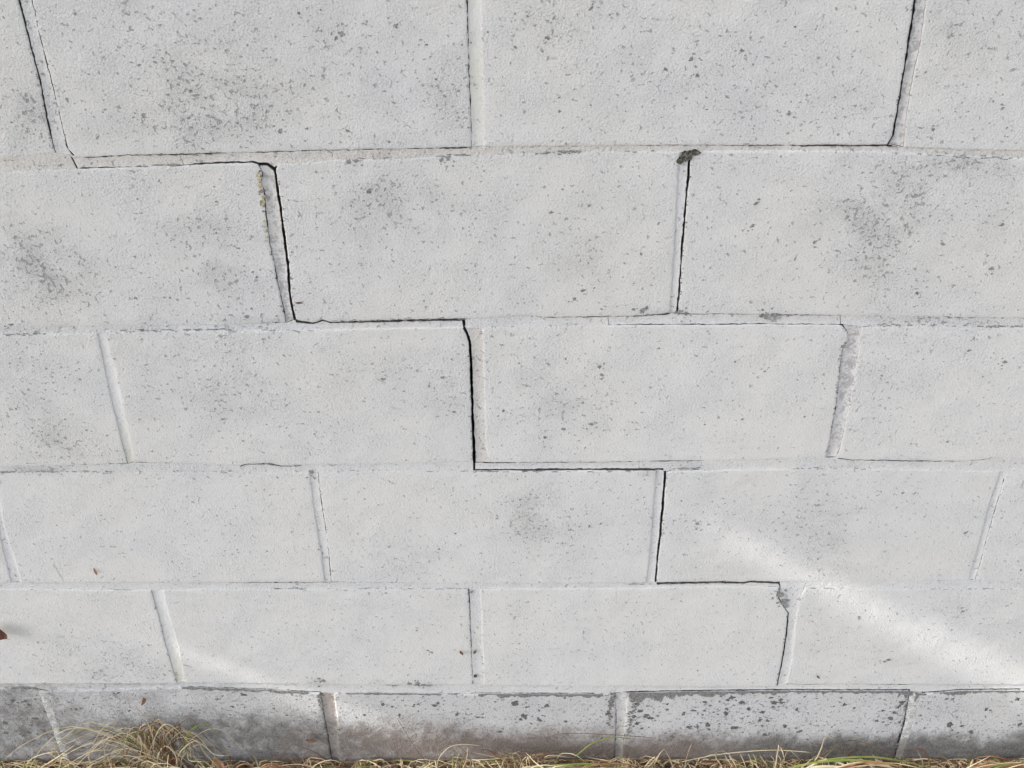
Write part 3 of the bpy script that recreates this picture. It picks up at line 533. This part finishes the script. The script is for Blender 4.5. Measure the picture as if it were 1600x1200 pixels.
def dashes(nm, side, p0, p1, n, wmm, mi=0, off=0.0):
    for _ in range(n):
        x = fr.uniform(p0, p1); z = zline(BEDS[nm][side], x) + off + fr.gauss(0, .9); L_ = fr.uniform(1.5, 7); k = 5
        up = [(x + L_ * i / k, z + wmm * fr.uniform(.1, .7)) for i in range(k + 1)]; lo = [(x + L_ * i / k, z - wmm * fr.uniform(.1, .7)) for i in range(k, -1, -1)]
        add_patch(up + lo, mi, .35)
def crack_chips(P, sgn, n, rmax):
    for _ in range(n):
        q, _l = polyline_at(P, [fr.random()]); x, z = q[0]
        add_patch(ragged(x - sgn * fr.uniform(.2, 1.6), z, fr.uniform(.5, rmax), fr), fr.choice((0, 3, 3, 1)), .3)
for c_, k_, side_, sgn_, n_, r_ in (('A', 0, 'L', 1, 16, 1.2), ('A', 0, 'R', -1, 14, 1.2), ('A', 1, 'L', 1, 10, 1.0), ('A', 2, 'L', 1, 12, 1.3), ('B', 0, 'L', 1, 18, 1.8), ('B', 0, 'R', -1, 18, 1.4), ('B', 1, 'R', -1, 26, 1.3),
                                   ('C', 1, 'L', 1, 18, 1.3), ('C', 2, 'L', 1, 26, 1.8), ('C', 2, 'R', -1, 10, 1.0), ('D', 2, 'R', -1, 18, 1.2), ('D', 1, 'R', -1, 16, 1.0), ('E', 0, 'L', 1, 16, 1.5), ('E', 1, 'L', 1, 14, 1.3), ('E', 2, 'L', 1, 20, 1.6), ('F', 1, 'L', 1, 20, 2.2), ('F', 3, 'L', 1, 40, 2.8), ('D', 3, 'R', -1, 9, 1.0)):
    crack_chips(HEAD_JOINTS[c_][k_][side_], sgn_, n_, r_)
dashes('BC', 'U', -187, -20, 30, 1.1, 3, .4); dashes('CD', 'D', -10, 190, 34, 1.2, 3, -.4); dashes('DE', 'U', 178, 340, 24, 1.0, 3, .3); dashes('AB', 'U', -395, -240, 16, 1.0, 3, .3); dashes('AB', 'U', 250, 400, 16, .9, 3, .3)
dashes('AB', 'D', -125, -85, 5, 1.3); dashes('AB', 'D', -46, -8, 10, 1.5, 0, 1); dashes('AB', 'D', 55, 100, 14, 1.6, 0, .5); dashes('AB', 'D', 140, 170, 5, 1.1)
dashes('AB', 'D', -330, -290, 10, 1.3, 0, 2); dashes('AB', 'D', 420, 530, 22, 1.2, 0, -1.5)
dashes('BC', 'D', -390, -270, 26, 1.5, 0, 1.5); dashes('BC', 'D', -510, -460, 12, 1.5); dashes('BC', 'D', -270, -180, 10, 1.1)
dashes('BC', 'U', 300, 345, 12, 1.8); dashes('BC', 'D', 420, 590, 40, 1.4, 0, 1); dashes('BC', 'U', 460, 590, 16, 1.2)
dashes('CD', 'D', -560, -400, 40, 1.3); dashes('CD', 'D', -330, -290, 5, 1.2); dashes('CD', 'D', 200, 260, 14, 1.4, 0, 2); dashes('CD', 'D', 360, 440, 12, 1.3)
dashes('CD', 'U', -265, -215, 10, 1.6); dashes('CD', 'D', -200, 0, 9, 1.0)
dashes('DE', 'D', -270, -215, 12, 1.5, 0, 1); dashes('DE', 'D', -200, -20, 22, 1.1); dashes('DE', 'D', 560, 680, 14, 1.0); dashes('DE', 'D', -600, -440, 9, .9); dashes('DE','D', 410, 450, 8, 1.1)
dashes('EF', 'D', -200, -40, 40, 1.6); dashes('EF', 'D', -420, -240, 34, 2.0); dashes('EF', 'U', -95, -70, 10, 1.8, 0, 1); dashes('EF', 'U', -135, -118, 5, 1.6, 0, 1); dashes('EF', 'D', -10, 740, 70, 1.6, 3)
def mossy(x, z0, z1, wd, n):
    for _ in range(n): add_patch(ragged(x + fr.uniform(-wd, wd * .3), fr.uniform(z0, z1), fr.uniform(1.2, 2.6), fr), 2, .12)
mossy(-211, 900, 938, 2.6, 22); mossy(-211, 900, 910, 3.0, 8); mossy(-212, 860, 895, .8, 8)
column(172, 70, 150, 3.5, 0, fr); column(201, 60, 150, 4.5, 0, fr); column(-226, 110, 146, 2.5, 0, fr)
for i in range(16):      # short scratch low on the left
    add_patch(ragged(-529.5 + i * .35 + fr.uniform(-.5, .5), 398 - i * 1.9, fr.uniform(.6, 1.2), fr), 0)
for b, V, F, Mi in list(PATCH.values()):
    o = mesh_obj('bare_patch', V, F, [M['bare'], M['pore'], M['mossy'], M['fringe']], b['o'], None, Mi)
    o['kind'] = 'stuff'; o['label'] = 'small grey spots where the paint is missing'
# crumbled hole at the head of a joint
def crumb(x, z, rx, rz, depth, seed, mat='crumb'):
    r = random.Random(seed); V = [(x / 1000, depth / 1000, z / 1000)]; F = []
    rings = 3; n = 16
    for k in range(1, rings + 1):
        for i in range(n):
            a = 6.283 * i / n; q = k / rings * r.uniform(.8, 1.15)
            V.append(((x + rx * q * math.cos(a)) / 1000, (depth * (1 - (k / rings) ** 2) - (1.15 if k == rings else r.uniform(-.5, .6))) / 1000, (z + rz * q * math.sin(a)) / 1000))
    for i in range(n):
        F.append((0, 1 + (i + 1) % n, 1 + i))
        for k in range(rings - 1):
            a = 1 + k * n; F.append((a + i, a + (i + 1) % n, a + n + (i + 1) % n, a + n + i))
    return mesh_obj('crumbled_mortar', V, F, M[mat], wall)
crumb(202, 957, 6.5, 6.0, -.5, 3); crumb(209.5, 961, 5.5, 3.2, -.6, 4); crumb(196.5, 952, 3.4, 4.2, -.5, 5)
crumb(-13, 186, 2.4, 3.2, -.6, 14)

# ------------------------------------------------------------------ grass
class Blades:
    def __init__(s): s.V = []; s.F = []; s.M = []
    def ribbon(s, pts, w0, mi, taper=1.0, fold=.35):
        n = len(pts); base = len(s.V)
        for i, p in enumerate(pts):
            p = Vector(p); a = Vector(pts[max(0, i - 1)]); b = Vector(pts[min(n - 1, i + 1)])
            d = (b - a).normalized() if (b - a).length > 1e-6 else Vector((0, 0, 1))
            side = d.cross(Vector((0.1, -.75, .65))); side = side.normalized() if side.length > .05 else Vector((1, 0, 0))
            up = side.cross(d).normalized()
            q = i / (n - 1); ww = w0 * (.75 + .5 * q) * (1 - taper * max(0, (q - .35) / .65) ** 1.4) if q < 1 else w0 * .06
            s.V += [tuple(p - side * ww / 2), tuple(p + up * ww * fold), tuple(p + side * ww / 2)]
            if i:
                k = base + 3 * i
                s.F += [(k - 3, k - 2, k + 1, k), (k - 2, k - 1, k + 2, k + 1)]; s.M += [mi, mi]
    def grow(s, p0, d0, length, w, mi, droop, rnd, steps=9, wob=.16, taper=1.0):
        p = Vector(p0); d = Vector(d0).normalized(); pts = [tuple(p)]; st = length / steps
        for i in range(steps):
            d = d + Vector((rnd.uniform(-wob, wob), rnd.uniform(-wob, wob), -droop * (i + 1) / steps + rnd.uniform(-wob, wob) * .5)); d.normalize()
            p = p + d * st
            if p.z < .004: p.z = .004 + rnd.uniform(0, .003); d.z = abs(d.z) * .2
            if p.y > -.004: p.y = -.004 - rnd.uniform(0, .002); d.y = -abs(d.y) * .3
            pts.append(tuple(p))
        s.ribbon(pts, w, mi, taper)
        return pts
    def path(s, ctrl, w, mi, rnd, taper=.9, n=12):
        """smooth curve through control points (x,y,z in metres)"""
        P = [Vector(c) for c in ctrl]; P = [P[0] * 2 - P[1]] + P + [P[-1] * 2 - P[-2]]
        pts = []
        segs = len(P) - 3
        for k in range(segs):
            for i in range(max(2, n // segs)):
                t_ = i / max(2, n // segs)
                a, b, c, d = P[k:k + 4]
                pts.append(tuple(.5 * ((2 * b) + (c - a) * t_ + (2 * a - 5 * b + 4 * c - d) * t_ ** 2 + (3 * b - a - 3 * c + d) * t_ ** 3)))
        pts.append(tuple(P[-2])); s.ribbon(pts, w, mi, taper)
        return pts
    def build(s, name, loc):
        V = np.array(s.V) - np.array(loc)[None]
        return mesh_obj(name, V, s.F, GM, None, None, s.M, True, loc)
GM = [M['straw'], M['pale'], M['brownb'], M['green'], M['redb']]
STRAW, PALE, BROWN, GREEN, RED = range(5)
g = random.Random(21)
def pick(wts): return g.choices(range(5), weights=wts)[0]
def pt(px, z, y): return (px, y, z)
# coordinates below: x, y off the wall, z (m)
def tuft(name, x, y, n, hmin, hmax, lean, spread, wts, label, droop=.35, wmm=(1.2, 2.4), rad=.015, extra=None):
    B = Blades()
    n = int(n * 1.6); hmin *= 1.15; hmax *= 1.3
    for i in range(n):
        a = g.uniform(0, 6.28); rr = rad * math.sqrt(g.random())
        d = (lean[0] + g.gauss(0, spread), lean[1] + g.gauss(0, spread * .7), 1.0)
        B.grow((x + rr * math.cos(a) * 1.6, min(-.004, y + rr * math.sin(a)), -.004), d, g.uniform(hmin, hmax), g.uniform(*wmm) / 1000, pick(wts), g.uniform(droop * .5, droop * 1.5), g)
    if extra: extra(B)
    o = B.build(name, (x, y, 0.0))
    tag(o, label, 'grass', 'grass tufts along the foot of the wall')
    return o

def ex_fountain(B):
    # the arched mop: stems rise to about 0.11 m then hang down
    for i in range(70):
        x0 = -.452 + g.uniform(-.02, .02); top = g.uniform(.050, .112) * (1 if g.random() < .7 else .75); dx = g.gauss(-.022, .040); h = g.uniform(.0, .05)
        yy = g.uniform(-.022, -.008)
        B.path([(x0, -.016, 0), (x0 + dx * .35, yy - .004, top * .7), (x0 + dx, yy, top), (x0 + dx * 1.6 + g.uniform(-.012, .012), yy - .006, top * .7), (x0 + dx * 2.0 + g.uniform(-.018, .018), yy - .01, h)],
               g.uniform(.7, 1.7) / 1000, pick((4, 4, 5, .5, .6)), g, .8, 16)
    for i in range(44):
        x0 = g.uniform(-.505, -.415); z0 = .100 - abs(x0 + .452) * .5 + g.uniform(-.012, .008); dd = g.uniform(-.03, .02)
        B.path([(x0 + .012, -.014, z0 - .012), (x0, -.012, z0), (x0 + dd, -.014, z0 - .012), (x0 + dd * 1.6, -.018, z0 - g.uniform(.02, .05))], g.uniform(.9, 2.0) / 1000, pick((4, 1, 6, .6, .8)), g, .7, 10)
    B.path([(-.475, -.012, .085), (-.495, -.016, .078), (-.503, -.02, .045), (-.50, -.02, .012), (-.488, -.02, .004)], .0013, PALE, g, .4, 16)
    B.path([(-.452, -.012, .095), (-.468, -.014, .088), (-.472, -.018, .07)], .0014, PALE, g, .6, 10)
    B.path([(-.42, -.012, .07), (-.398, -.014, .098), (-.396, -.016, .104)], .0016, GREEN, g, .8, 10)
    B.path([(-.51, -.02, .0), (-.50, -.018, .04), (-.545, -.022, .052), (-.60, -.03, .018)], .0016, STRAW, g, .8, 12)
    B.path([(-.44, -.01, .09), (-.47, -.008, .118), (-.476, -.008, .135)], .0012, STRAW, g, .6, 10)
tuft('grass_tuft', -.455, -.018, 20, .05, .11, (-.1, 0), .35, (5, 2, 4, .5, .5), 'arched mop of straw coloured dead grass standing tallest against the wall, lower left', .55, (.8, 1.8), .02, ex_fountain)

def ex_left(B):
    B.path([(-.628, -.02, .012), (-.60, -.02, .035), (-.567, -.018, .064)], .0017, PALE, g, .8, 10)
    B.path([(-.648, -.03, .0), (-.64, -.022, .03), (-.61, -.02, .046), (-.592, -.02, .047)], .0013, PALE, g, .7, 12)
    B.path([(-.67, -.03, .0), (-.65, -.025, .02), (-.635, -.022, .028)], .0014, GREEN, g, .7, 10)
    for i in range(16):
        x = g.uniform(-.60, -.50); B.path([(x, -.05, .008), (x + .05, -.04, g.uniform(.018, .034)), (x + g.uniform(.08, .14), -.03, g.uniform(.012, .03))], g.uniform(.0012, .0024), pick((3, 5, 1, .5, .3)), g, .7, 10)
tuft('grass_tuft', -.635, -.03, 44, .03, .075, (.25, .05), .7, (4, 3, 3, 2, .6), 'low tangle of pale straw and green blades in the bottom left corner', .5, (1.0, 2.2), .05, ex_left)

def ex_brown(B):
    for i in range(10):
        x = g.uniform(-.40, -.33); B.path([(x, -.03, .0), (x + .03, -.03, g.uniform(.02, .035)), (x + g.uniform(.05, .09), -.028, g.uniform(.004, .02))], .0016, pick((2, 1, 5, 0, 2)), g, .7, 10)
    B.path([(-.30, -.01, .0), (-.275, -.008, .045), (-.245, -.007, .03), (-.225, -.008, .008)], .0009, BROWN, g, .3, 12)
    B.path([(-.335, -.03, .0), (-.30, -.028, .022), (-.262, -.02, .018), (-.235, -.02, .004)], .0011, PALE, g, .3, 12)
tuft('grass_tuft', -.262, -.02, 30, .03, .06, (0, .05), .35, (3, 1, 6, .2, 1.2), 'small brown dead clump left of the rust stained joint at the wall foot', .4, (.8, 1.7), .012, ex_brown)

def ex_wiry(B):
    B.path([(-.072, -.025, .0), (-.066, -.018, .03), (-.050, -.012, .047), (-.030, -.01, .049), (-.008, -.01, .046)], .0009, PALE, g, .3, 16)
    B.path([(-.04, -.03, .0), (-.028, -.02, .028), (-.026, -.012, .046)], .0009, PALE, g, .3, 12)
    B.path([(-.028, -.018, .024), (.005, -.018, .026), (.03, -.02, .032), (.045, -.02, .028), (.043, -.025, .0)], .0009, PALE, g, .3, 16)
    B.path([(-.10, -.012, .045), (-.115, -.009, .085), (-.122, -.007, .105)], .0007, BROWN, g, .3, 10)
    B.path([(-.10, -.012, .045), (-.085, -.018, .02), (-.07, -.025, -.0)], .0008, BROWN, g, .3, 10)
    for i in range(14):
        a = g.uniform(0, 6.28); r = g.uniform(.003, .007)
        B.path([(-.028, -.018, .025), (-.028 + r * math.cos(a), -.02, .025 + r * math.sin(a) * .8)], .0014, pick((3, 1, 3, 0, 2)), g, .8, 4)
tuft('grass_tuft', -.045, -.03, 16, .02, .05, (.1, .05), .6, (4, 4, 2, 1, 1), 'wiry pale stalks with a small brown seed head, bottom centre', .4, (.7, 1.3), .035, ex_wiry)

def ex_mid(B):
    for i in range(26):
        x = g.uniform(.00, .10); e = g.uniform(.06, .17)
        B.path([(x, -.045, .0), (x + e * .3, -.038, g.uniform(.018, .04)), (x + e * .7, -.032, g.uniform(.014, .036)), (x + e, -.03, g.uniform(.0, .02))], g.uniform(.0011, .0024), pick((5, 4, 2, 1.6, .8)), g, .75, 14)
    for i in range(40):
        x = g.gauss(.055, .022); B.path([(x, -.03, .0), (x + g.uniform(-.015, .015), -.022, g.uniform(.02, .045)), (x + g.uniform(-.04, .04), -.02, g.uniform(.015, .05))], g.uniform(.0007, .0016), pick((4, 1, 6, .3, 1.3)), g, .8, 10)
    for i in range(20):
        x = g.gauss(.17, .02); B.path([(x, -.03, .0), (x + g.uniform(-.015, .015), -.024, g.uniform(.02, .03)), (x + g.uniform(-.04, .04), -.02, g.uniform(.01, .04))], g.uniform(.0009, .0018), pick((4, 2, 4, 1.5, .5)), g, .8, 10)
    B.path([(.098, -.05, .03), (.07, -.035, .04), (.055, -.02, .045)], .0016, PALE, g, .8, 10)
    B.path([(.075, -.03, .03), (.083, -.012, .05), (.10, -.009, .071), (.17, -.008, .068), (.235, -.009, .062)], .0008, BROWN, g, .3, 18)
    B.path([(.125, -.02, .035), (.15, -.012, .055), (.18, -.01, .064), (.205, -.012, .062)], .0024, GREEN, g, .9, 14)
tuft('grass_tuft', .085, -.04, 40, .03, .065, (.4, .05), .55, (5, 3, 4, 2, .8), 'thick matted clump of brown and yellow green blades right of centre', .55, (1.0, 2.0), .05, ex_mid)

def ex_stalk(B):
    B.path([(.20, -.04, .0), (.225, -.03, .02), (.243, -.022, .045), (.248, -.02, .052)], .0012, STRAW, g, .5, 10)
    B.path([(.248, -.02, .052), (.258, -.022, .03), (.266, -.03, .005)], .0011, STRAW, g, .4, 10)
    B.path([(.243, -.022, .046), (.240, -.02, .030), (.236, -.022, .018)], .0022, PALE, g, .6, 8)
    B.path([(.236, -.024, .04), (.228, -.022, .024), (.222, -.024, .012)], .0016, PALE, g, .6, 8)
tuft('grass_tuft', .225, -.035, 16, .02, .05, (.1, .05), .5, (4, 2, 3, 1, .3), 'thin bent seed stalk beside the worn vertical joint in the bottom course', .4, (.8, 1.6), .02, ex_stalk)

def ex_arch(B):
    for i in range(34):
        x = g.uniform(.38, .43); L_ = g.uniform(.14, .24); h = g.uniform(.02, .052)
        B.path([(x, -.06, .0), (x + L_ * .22, -.055, h * .75), (x + L_ * .55, -.05 + g.uniform(-.01, .015), h), (x + L_ * .85, -.045, h * .72), (x + L_, -.04, h * .35)],
               g.uniform(.0014, .0034), pick((4, 4, 2, 3, 1.2)), g, .8, 16)
    B.path([(.375, -.05, .006), (.40, -.045, .028), (.45, -.04, .046), (.51, -.038, .050), (.57, -.04, .04), (.60, -.045, .024)], .0036, GREEN, g, .8, 20)
    B.path([(.40, -.05, .02), (.45, -.045, .043), (.50, -.045, .042), (.56, -.05, .030)], .0042, PALE, g, .7, 16)
    B.path([(.46, -.035, .045), (.50, -.035, .052), (.545, -.03, .045), (.60, -.03, .03), (.64, -.03, .012)], .0030, GREEN, g, .8, 16)
    B.path([(.275, -.02, .022), (.33, -.016, .034), (.40, -.016, .043), (.455, -.02, .043)], .0010, PALE, g, .2, 16)
    for i in range(9):
        x = .32 + i * .011 + g.uniform(-.004, .004); B.path([(x, -.02, .04 - g.uniform(0, .006)), (x + .005, -.022, .028), (x + g.uniform(.004, .014), -.025, g.uniform(.006, .02))], .0015, PALE, g, .6, 8)
    B.path([(.28, -.02, -.0), (.283, -.014, .03), (.288, -.010, .052)], .0008, PALE, g, .3, 8)
    B.path([(.335, -.03, .0), (.336, -.025, .022)], .0014, PALE, g, .6, 6)
    B.path([(.44, -.04, .03), (.50, -.012, .056), (.545, -.012, .045), (.60, -.02, .012)], .0012, BROWN, g, .3, 14)
tuft('grass_tuft', .41, -.06, 36, .04, .085, (.9, .05), .4, (4, 3, 3, 3, 1), 'sweep of broad green and straw blades arching right across the bottom edge', .5, (1.3, 2.8), .03, ex_arch)

def ex_right(B):
    for i in range(22):
        x = g.uniform(.63, .70); e = g.uniform(.06, .14)
        B.path([(x, -.04, .0), (x + e * .4, -.034, g.uniform(.012, .032)), (x + e, -.03, g.uniform(.02, .05))], g.uniform(.0012, .0026), pick((2, 1, 5, 2, 3)), g, .8, 12)
    B.path([(.68, -.03, .0), (.681, -.026, .036)], .0040, STRAW, g, .3, 6)
tuft('grass_tuft', .70, -.04, 34, .03, .065, (.5, .05), .6, (3, 1, 5, 2, 3), 'reddish brown and green blades low in the bottom right corner', .5, (1.1, 2.3), .05, ex_right)

# ground cover of short dry grass and thatch, not countable
def cover():
    B = Blades(); r = random.Random(77)
    for i in range(10500):
        near = r.random() < .5
        x = r.uniform(-1.3, 1.3); y = -r.uniform(.006, .075) if near else -r.uniform(.05, .85)
        if near and float(vnoise(np.array([x * 11.0]), np.array([.3]), 6)[0]) < r.uniform(.25, .62): continue
        h = r.uniform(.018, .072) if near else r.uniform(.02, .07)
        if r.random() < .35: d = (r.gauss(0, 1), r.gauss(0, .5), .25)
        else: d = (r.gauss(.1, .5), r.gauss(0, .4), 1)
        B.grow((x, y, -.008), d, h, r.uniform(.8, 2.6) / 1000, r.choices(range(5), weights=(5, 2.5, 6, 1.6, 1.3))[0], r.uniform(.2, .9), r, steps=5, wob=.30)
    o = mesh_obj('dry_grass', B.V, B.F, GM, None, None, B.M, True)
    o['kind'] = 'stuff'; o['label'] = 'short dry grass and thatch covering the soil at the wall foot'; o['category'] = 'grass'
cover()

# ------------------------------------------------------------------ dead leaves and seed husks
def leaf(name, loc, length, width, mat, rot, curl, label, cat='leaf', group=None, seed=1, ragg=.12, vein=True):
    r = random.Random(seed); nu, nv = 10, 5; V = []; F = []
    for i in range(nu + 1):
        u = i / nu; wd = width / 2 * math.sin(math.pi * min(1, .04 + u * .96)) ** .75
        for j in range(-nv, nv + 1):
            s = j / nv; jag = 1 + (r.uniform(-ragg, ragg) if abs(j) == nv else 0)
            x = (u - .5) * length + r.uniform(-.01, .01) * length; z = s * wd * jag
            y = -curl * (abs(s) ** 1.5) * wd - curl * .5 * length * (u - .5) ** 2 + r.uniform(-.02, .02) * width
            V.append((x, y, z))
    m = 2 * nv + 1
    for i in range(nu):
        for j in range(m - 1): F.append((i * m + j, i * m + j + 1, (i + 1) * m + j + 1, (i + 1) * m + j))
    me_o = mesh_obj(name, V, F, mat, smooth=True, loc=loc)
    sol = me_o.modifiers.new('thickness', 'SOLIDIFY'); sol.thickness = .0004
    me_o.rotation_euler = rot
    tag(me_o, label, cat, group)
    return me_o
leaf('dead_leaf', (-.622, -.007, .284), .026, .023, M['leafdead'], (.2, 1.35, .3), .9, 'curled dark red brown leaf caught on the wall at the left edge', seed=4)
leaf('dead_leaf', (-.4665, -.006, .141), .015, .0085, M['leaftan'], (-.5, 1.9, .5), .9, 'crumpled tan leaf scrap clinging above the arched straw tuft', seed=6, ragg=.55)
leaf('dead_leaf', (-.245, -.006, .055), .016, .010, M['leafdead'], (.2, .2, 0), .4, 'reddish brown leaf flake on the base course left of the rust stained joint', seed=9, ragg=.3)
leaf('dead_leaf', (-.345, -.022, .012), .055, .026, M['leafdead'], (1.0, .1, .2), .5, 'dark curled leaf lying at the wall foot right of the arched tuft', seed=13, ragg=.2)
leaf('dead_leaf', (-.30, -.03, .014), .040, .022, M['leaftan'], (.7, .5, -.2), .5, 'pale brown curled leaf at the wall foot beside a darker one', seed=15, ragg=.2)
leaf('dead_leaf', (.245, -.03, .010), .035, .02, M['leaftan'], (.8, -.2, .1), .5, 'brown leaf at the wall foot under the bent seed stalk', seed=16, ragg=.2)
leaf('dead_leaf', (-.375, -.02, .025), .026, .016, M['leaftan'], (.3, 1.3, .2), .6, 'upright folded tan leaf beside the arched straw tuft', seed=18, ragg=.2)
leaf('seed_husk', (-.4795, -.0025, .389), .0125, .0035, M['leaftan'], (0, 1.45, 0), .5, 'narrow tan seed husk stuck on the fifth course near the left edge', 'seed', 'seed husks stuck to the paint', 2, .05)
leaf('seed_husk', (-.0305, -.0025, .2355), .0095, .0040, M['husk'], (0, 1.15, 0), .5, 'dark husk just left of the lowest full height central joint', 'seed', 'seed husks stuck to the paint', 3, .05)
leaf('seed_husk', (-.0130, -.0015, .2360), .0085, .0038, M['husk'], (0, 1.95, 0), .5, 'dark husk lying in the lowest full height central joint', 'seed', 'seed husks stuck to the paint', 5, .05)
leaf('seed_husk', (.446, -.0025, .185), .0085, .0030, M['husk'], (0, 1.0, 0), .5, 'small brown husk right of the crack above the bottom course', 'seed', 'seed husks stuck to the paint', 7, .05)
leaf('seed_husk', (-.187, -.004, .7895), .0090, .0024, M['husk'], (0, .25, .4), .5, 'thin brown husk wedged in the open crack beside the worn mortar', 'seed', 'seed husks stuck to the paint', 8, .05)

# ------------------------------------------------------------------ unseen sun blocker added past the left edge, with gaps cut for sun streaks
def sun_blocker():
    root = empty('leafy_sun_blocker', (-2.25, -.30, 0), 'unseen leafy sun blocker added past the left end of the wall', 'sun_blocker')
    r = np.random.default_rng(3)
    T, S = SUN_TAN, SUN_SLOPE
    def lit(x, y, z):
        dx = -y / T; X = x + dx; Z = z - S * dx          # where a sun ray through this point meets the wall
        l = Z < LITZ
        up1 = np.interp(X, [.16, .30, .72, 1.4], [.512, .455, .202, -.20]); lo1 = np.interp(X, [.16, .26, .64, .74, 1.4], [.512, .457, .186, .122, -.38])
        l |= (X > S1X) & (Z < up1) & (Z > lo1)
        up2 = np.interp(X, [-.60, -.42, -.05, .2], [.36, .258, .044, -.10]); lo2 = np.interp(X, [-.60, -.39, -.245, .2], [.36, .222, .112, -.25])
        l |= (X > S2X) & (Z < up2) & (Z > lo2)
        return l, X, Z
    n = 120000
    X = r.uniform(-.95, 1.45, n); Zh = r.uniform(-.10, 1.62, n)
    x = -2.25 + r.uniform(-.32, .32, n); dx = X - x
    y = -dx * T; z = Zh + S * dx
    keep = (y < -.015) & (z > .12)
    c = np.stack([x, y, z], 1)[keep][:LEAVES]
    n = len(c)
    d = r.normal(size=(n, 3)); d[:, 2] -= .3; d /= np.linalg.norm(d, axis=1)[:, None]
    e = r.normal(size=(n, 3)); e -= (e * d).sum(1)[:, None] * d; e /= np.linalg.norm(e, axis=1)[:, None]
    Ls = r.uniform(.016, .026, n)[:, None]; Ws = Ls * .5
    P = np.stack([c - d * Ls, c - e * Ws, c + d * Ls, c + e * Ws], 1)
    bad = np.zeros(n, bool)
    for k in range(4):
        l, _, _ = lit(P[:, k, 0], P[:, k, 1], P[:, k, 2]); bad |= l | (P[:, k, 1] > -.004)
    l, _, _ = lit(c[:, 0], c[:, 1], c[:, 2]); bad |= l
    P = P[~bad]; n = len(P)
    F = np.arange(n * 4).reshape(n, 4)
    o = mesh_obj('blocker_leaves', P.reshape(-1, 3), F, M['sun_blocker']); o.parent = root; o.matrix_parent_inverse = root.matrix_world.inverted() if False else Matrix.Translation((2.25, .30, 0))
    o['kind'] = 'stuff'
    # stems
    rr = random.Random(2)
    for k in range(7):
        V = []; F2 = []; p = Vector((-2.25 + rr.uniform(-.06, .06), -.22 + rr.uniform(-.05, .05), -.02)); d = Vector((rr.uniform(-.12, .12), -.06, 1)); rad = .016
        N = 16
        for i in range(N):
            for a in range(6): V.append((p.x + rad * math.cos(a * 1.047), p.y + rad * math.sin(a * 1.047), p.z))
            if i: 
                for a in range(6): b0 = (i - 1) * 6; F2.append((b0 + a, b0 + (a + 1) % 6, b0 + 6 + (a + 1) % 6, b0 + 6 + a))
            d = (d + Vector((rr.uniform(-.06, .06), rr.uniform(-.03, .02), .1))).normalized(); p = p + d * .10; rad *= .91
        s_ = mesh_obj('blocker_stem', V, F2, M['bark'], smooth=True); s_.parent = root; s_.matrix_parent_inverse = Matrix.Translation((2.25, .30, 0))
LITZ = -.022; S1X = .19; S2X = -.44; LEAVES = 110000
sun_blocker()
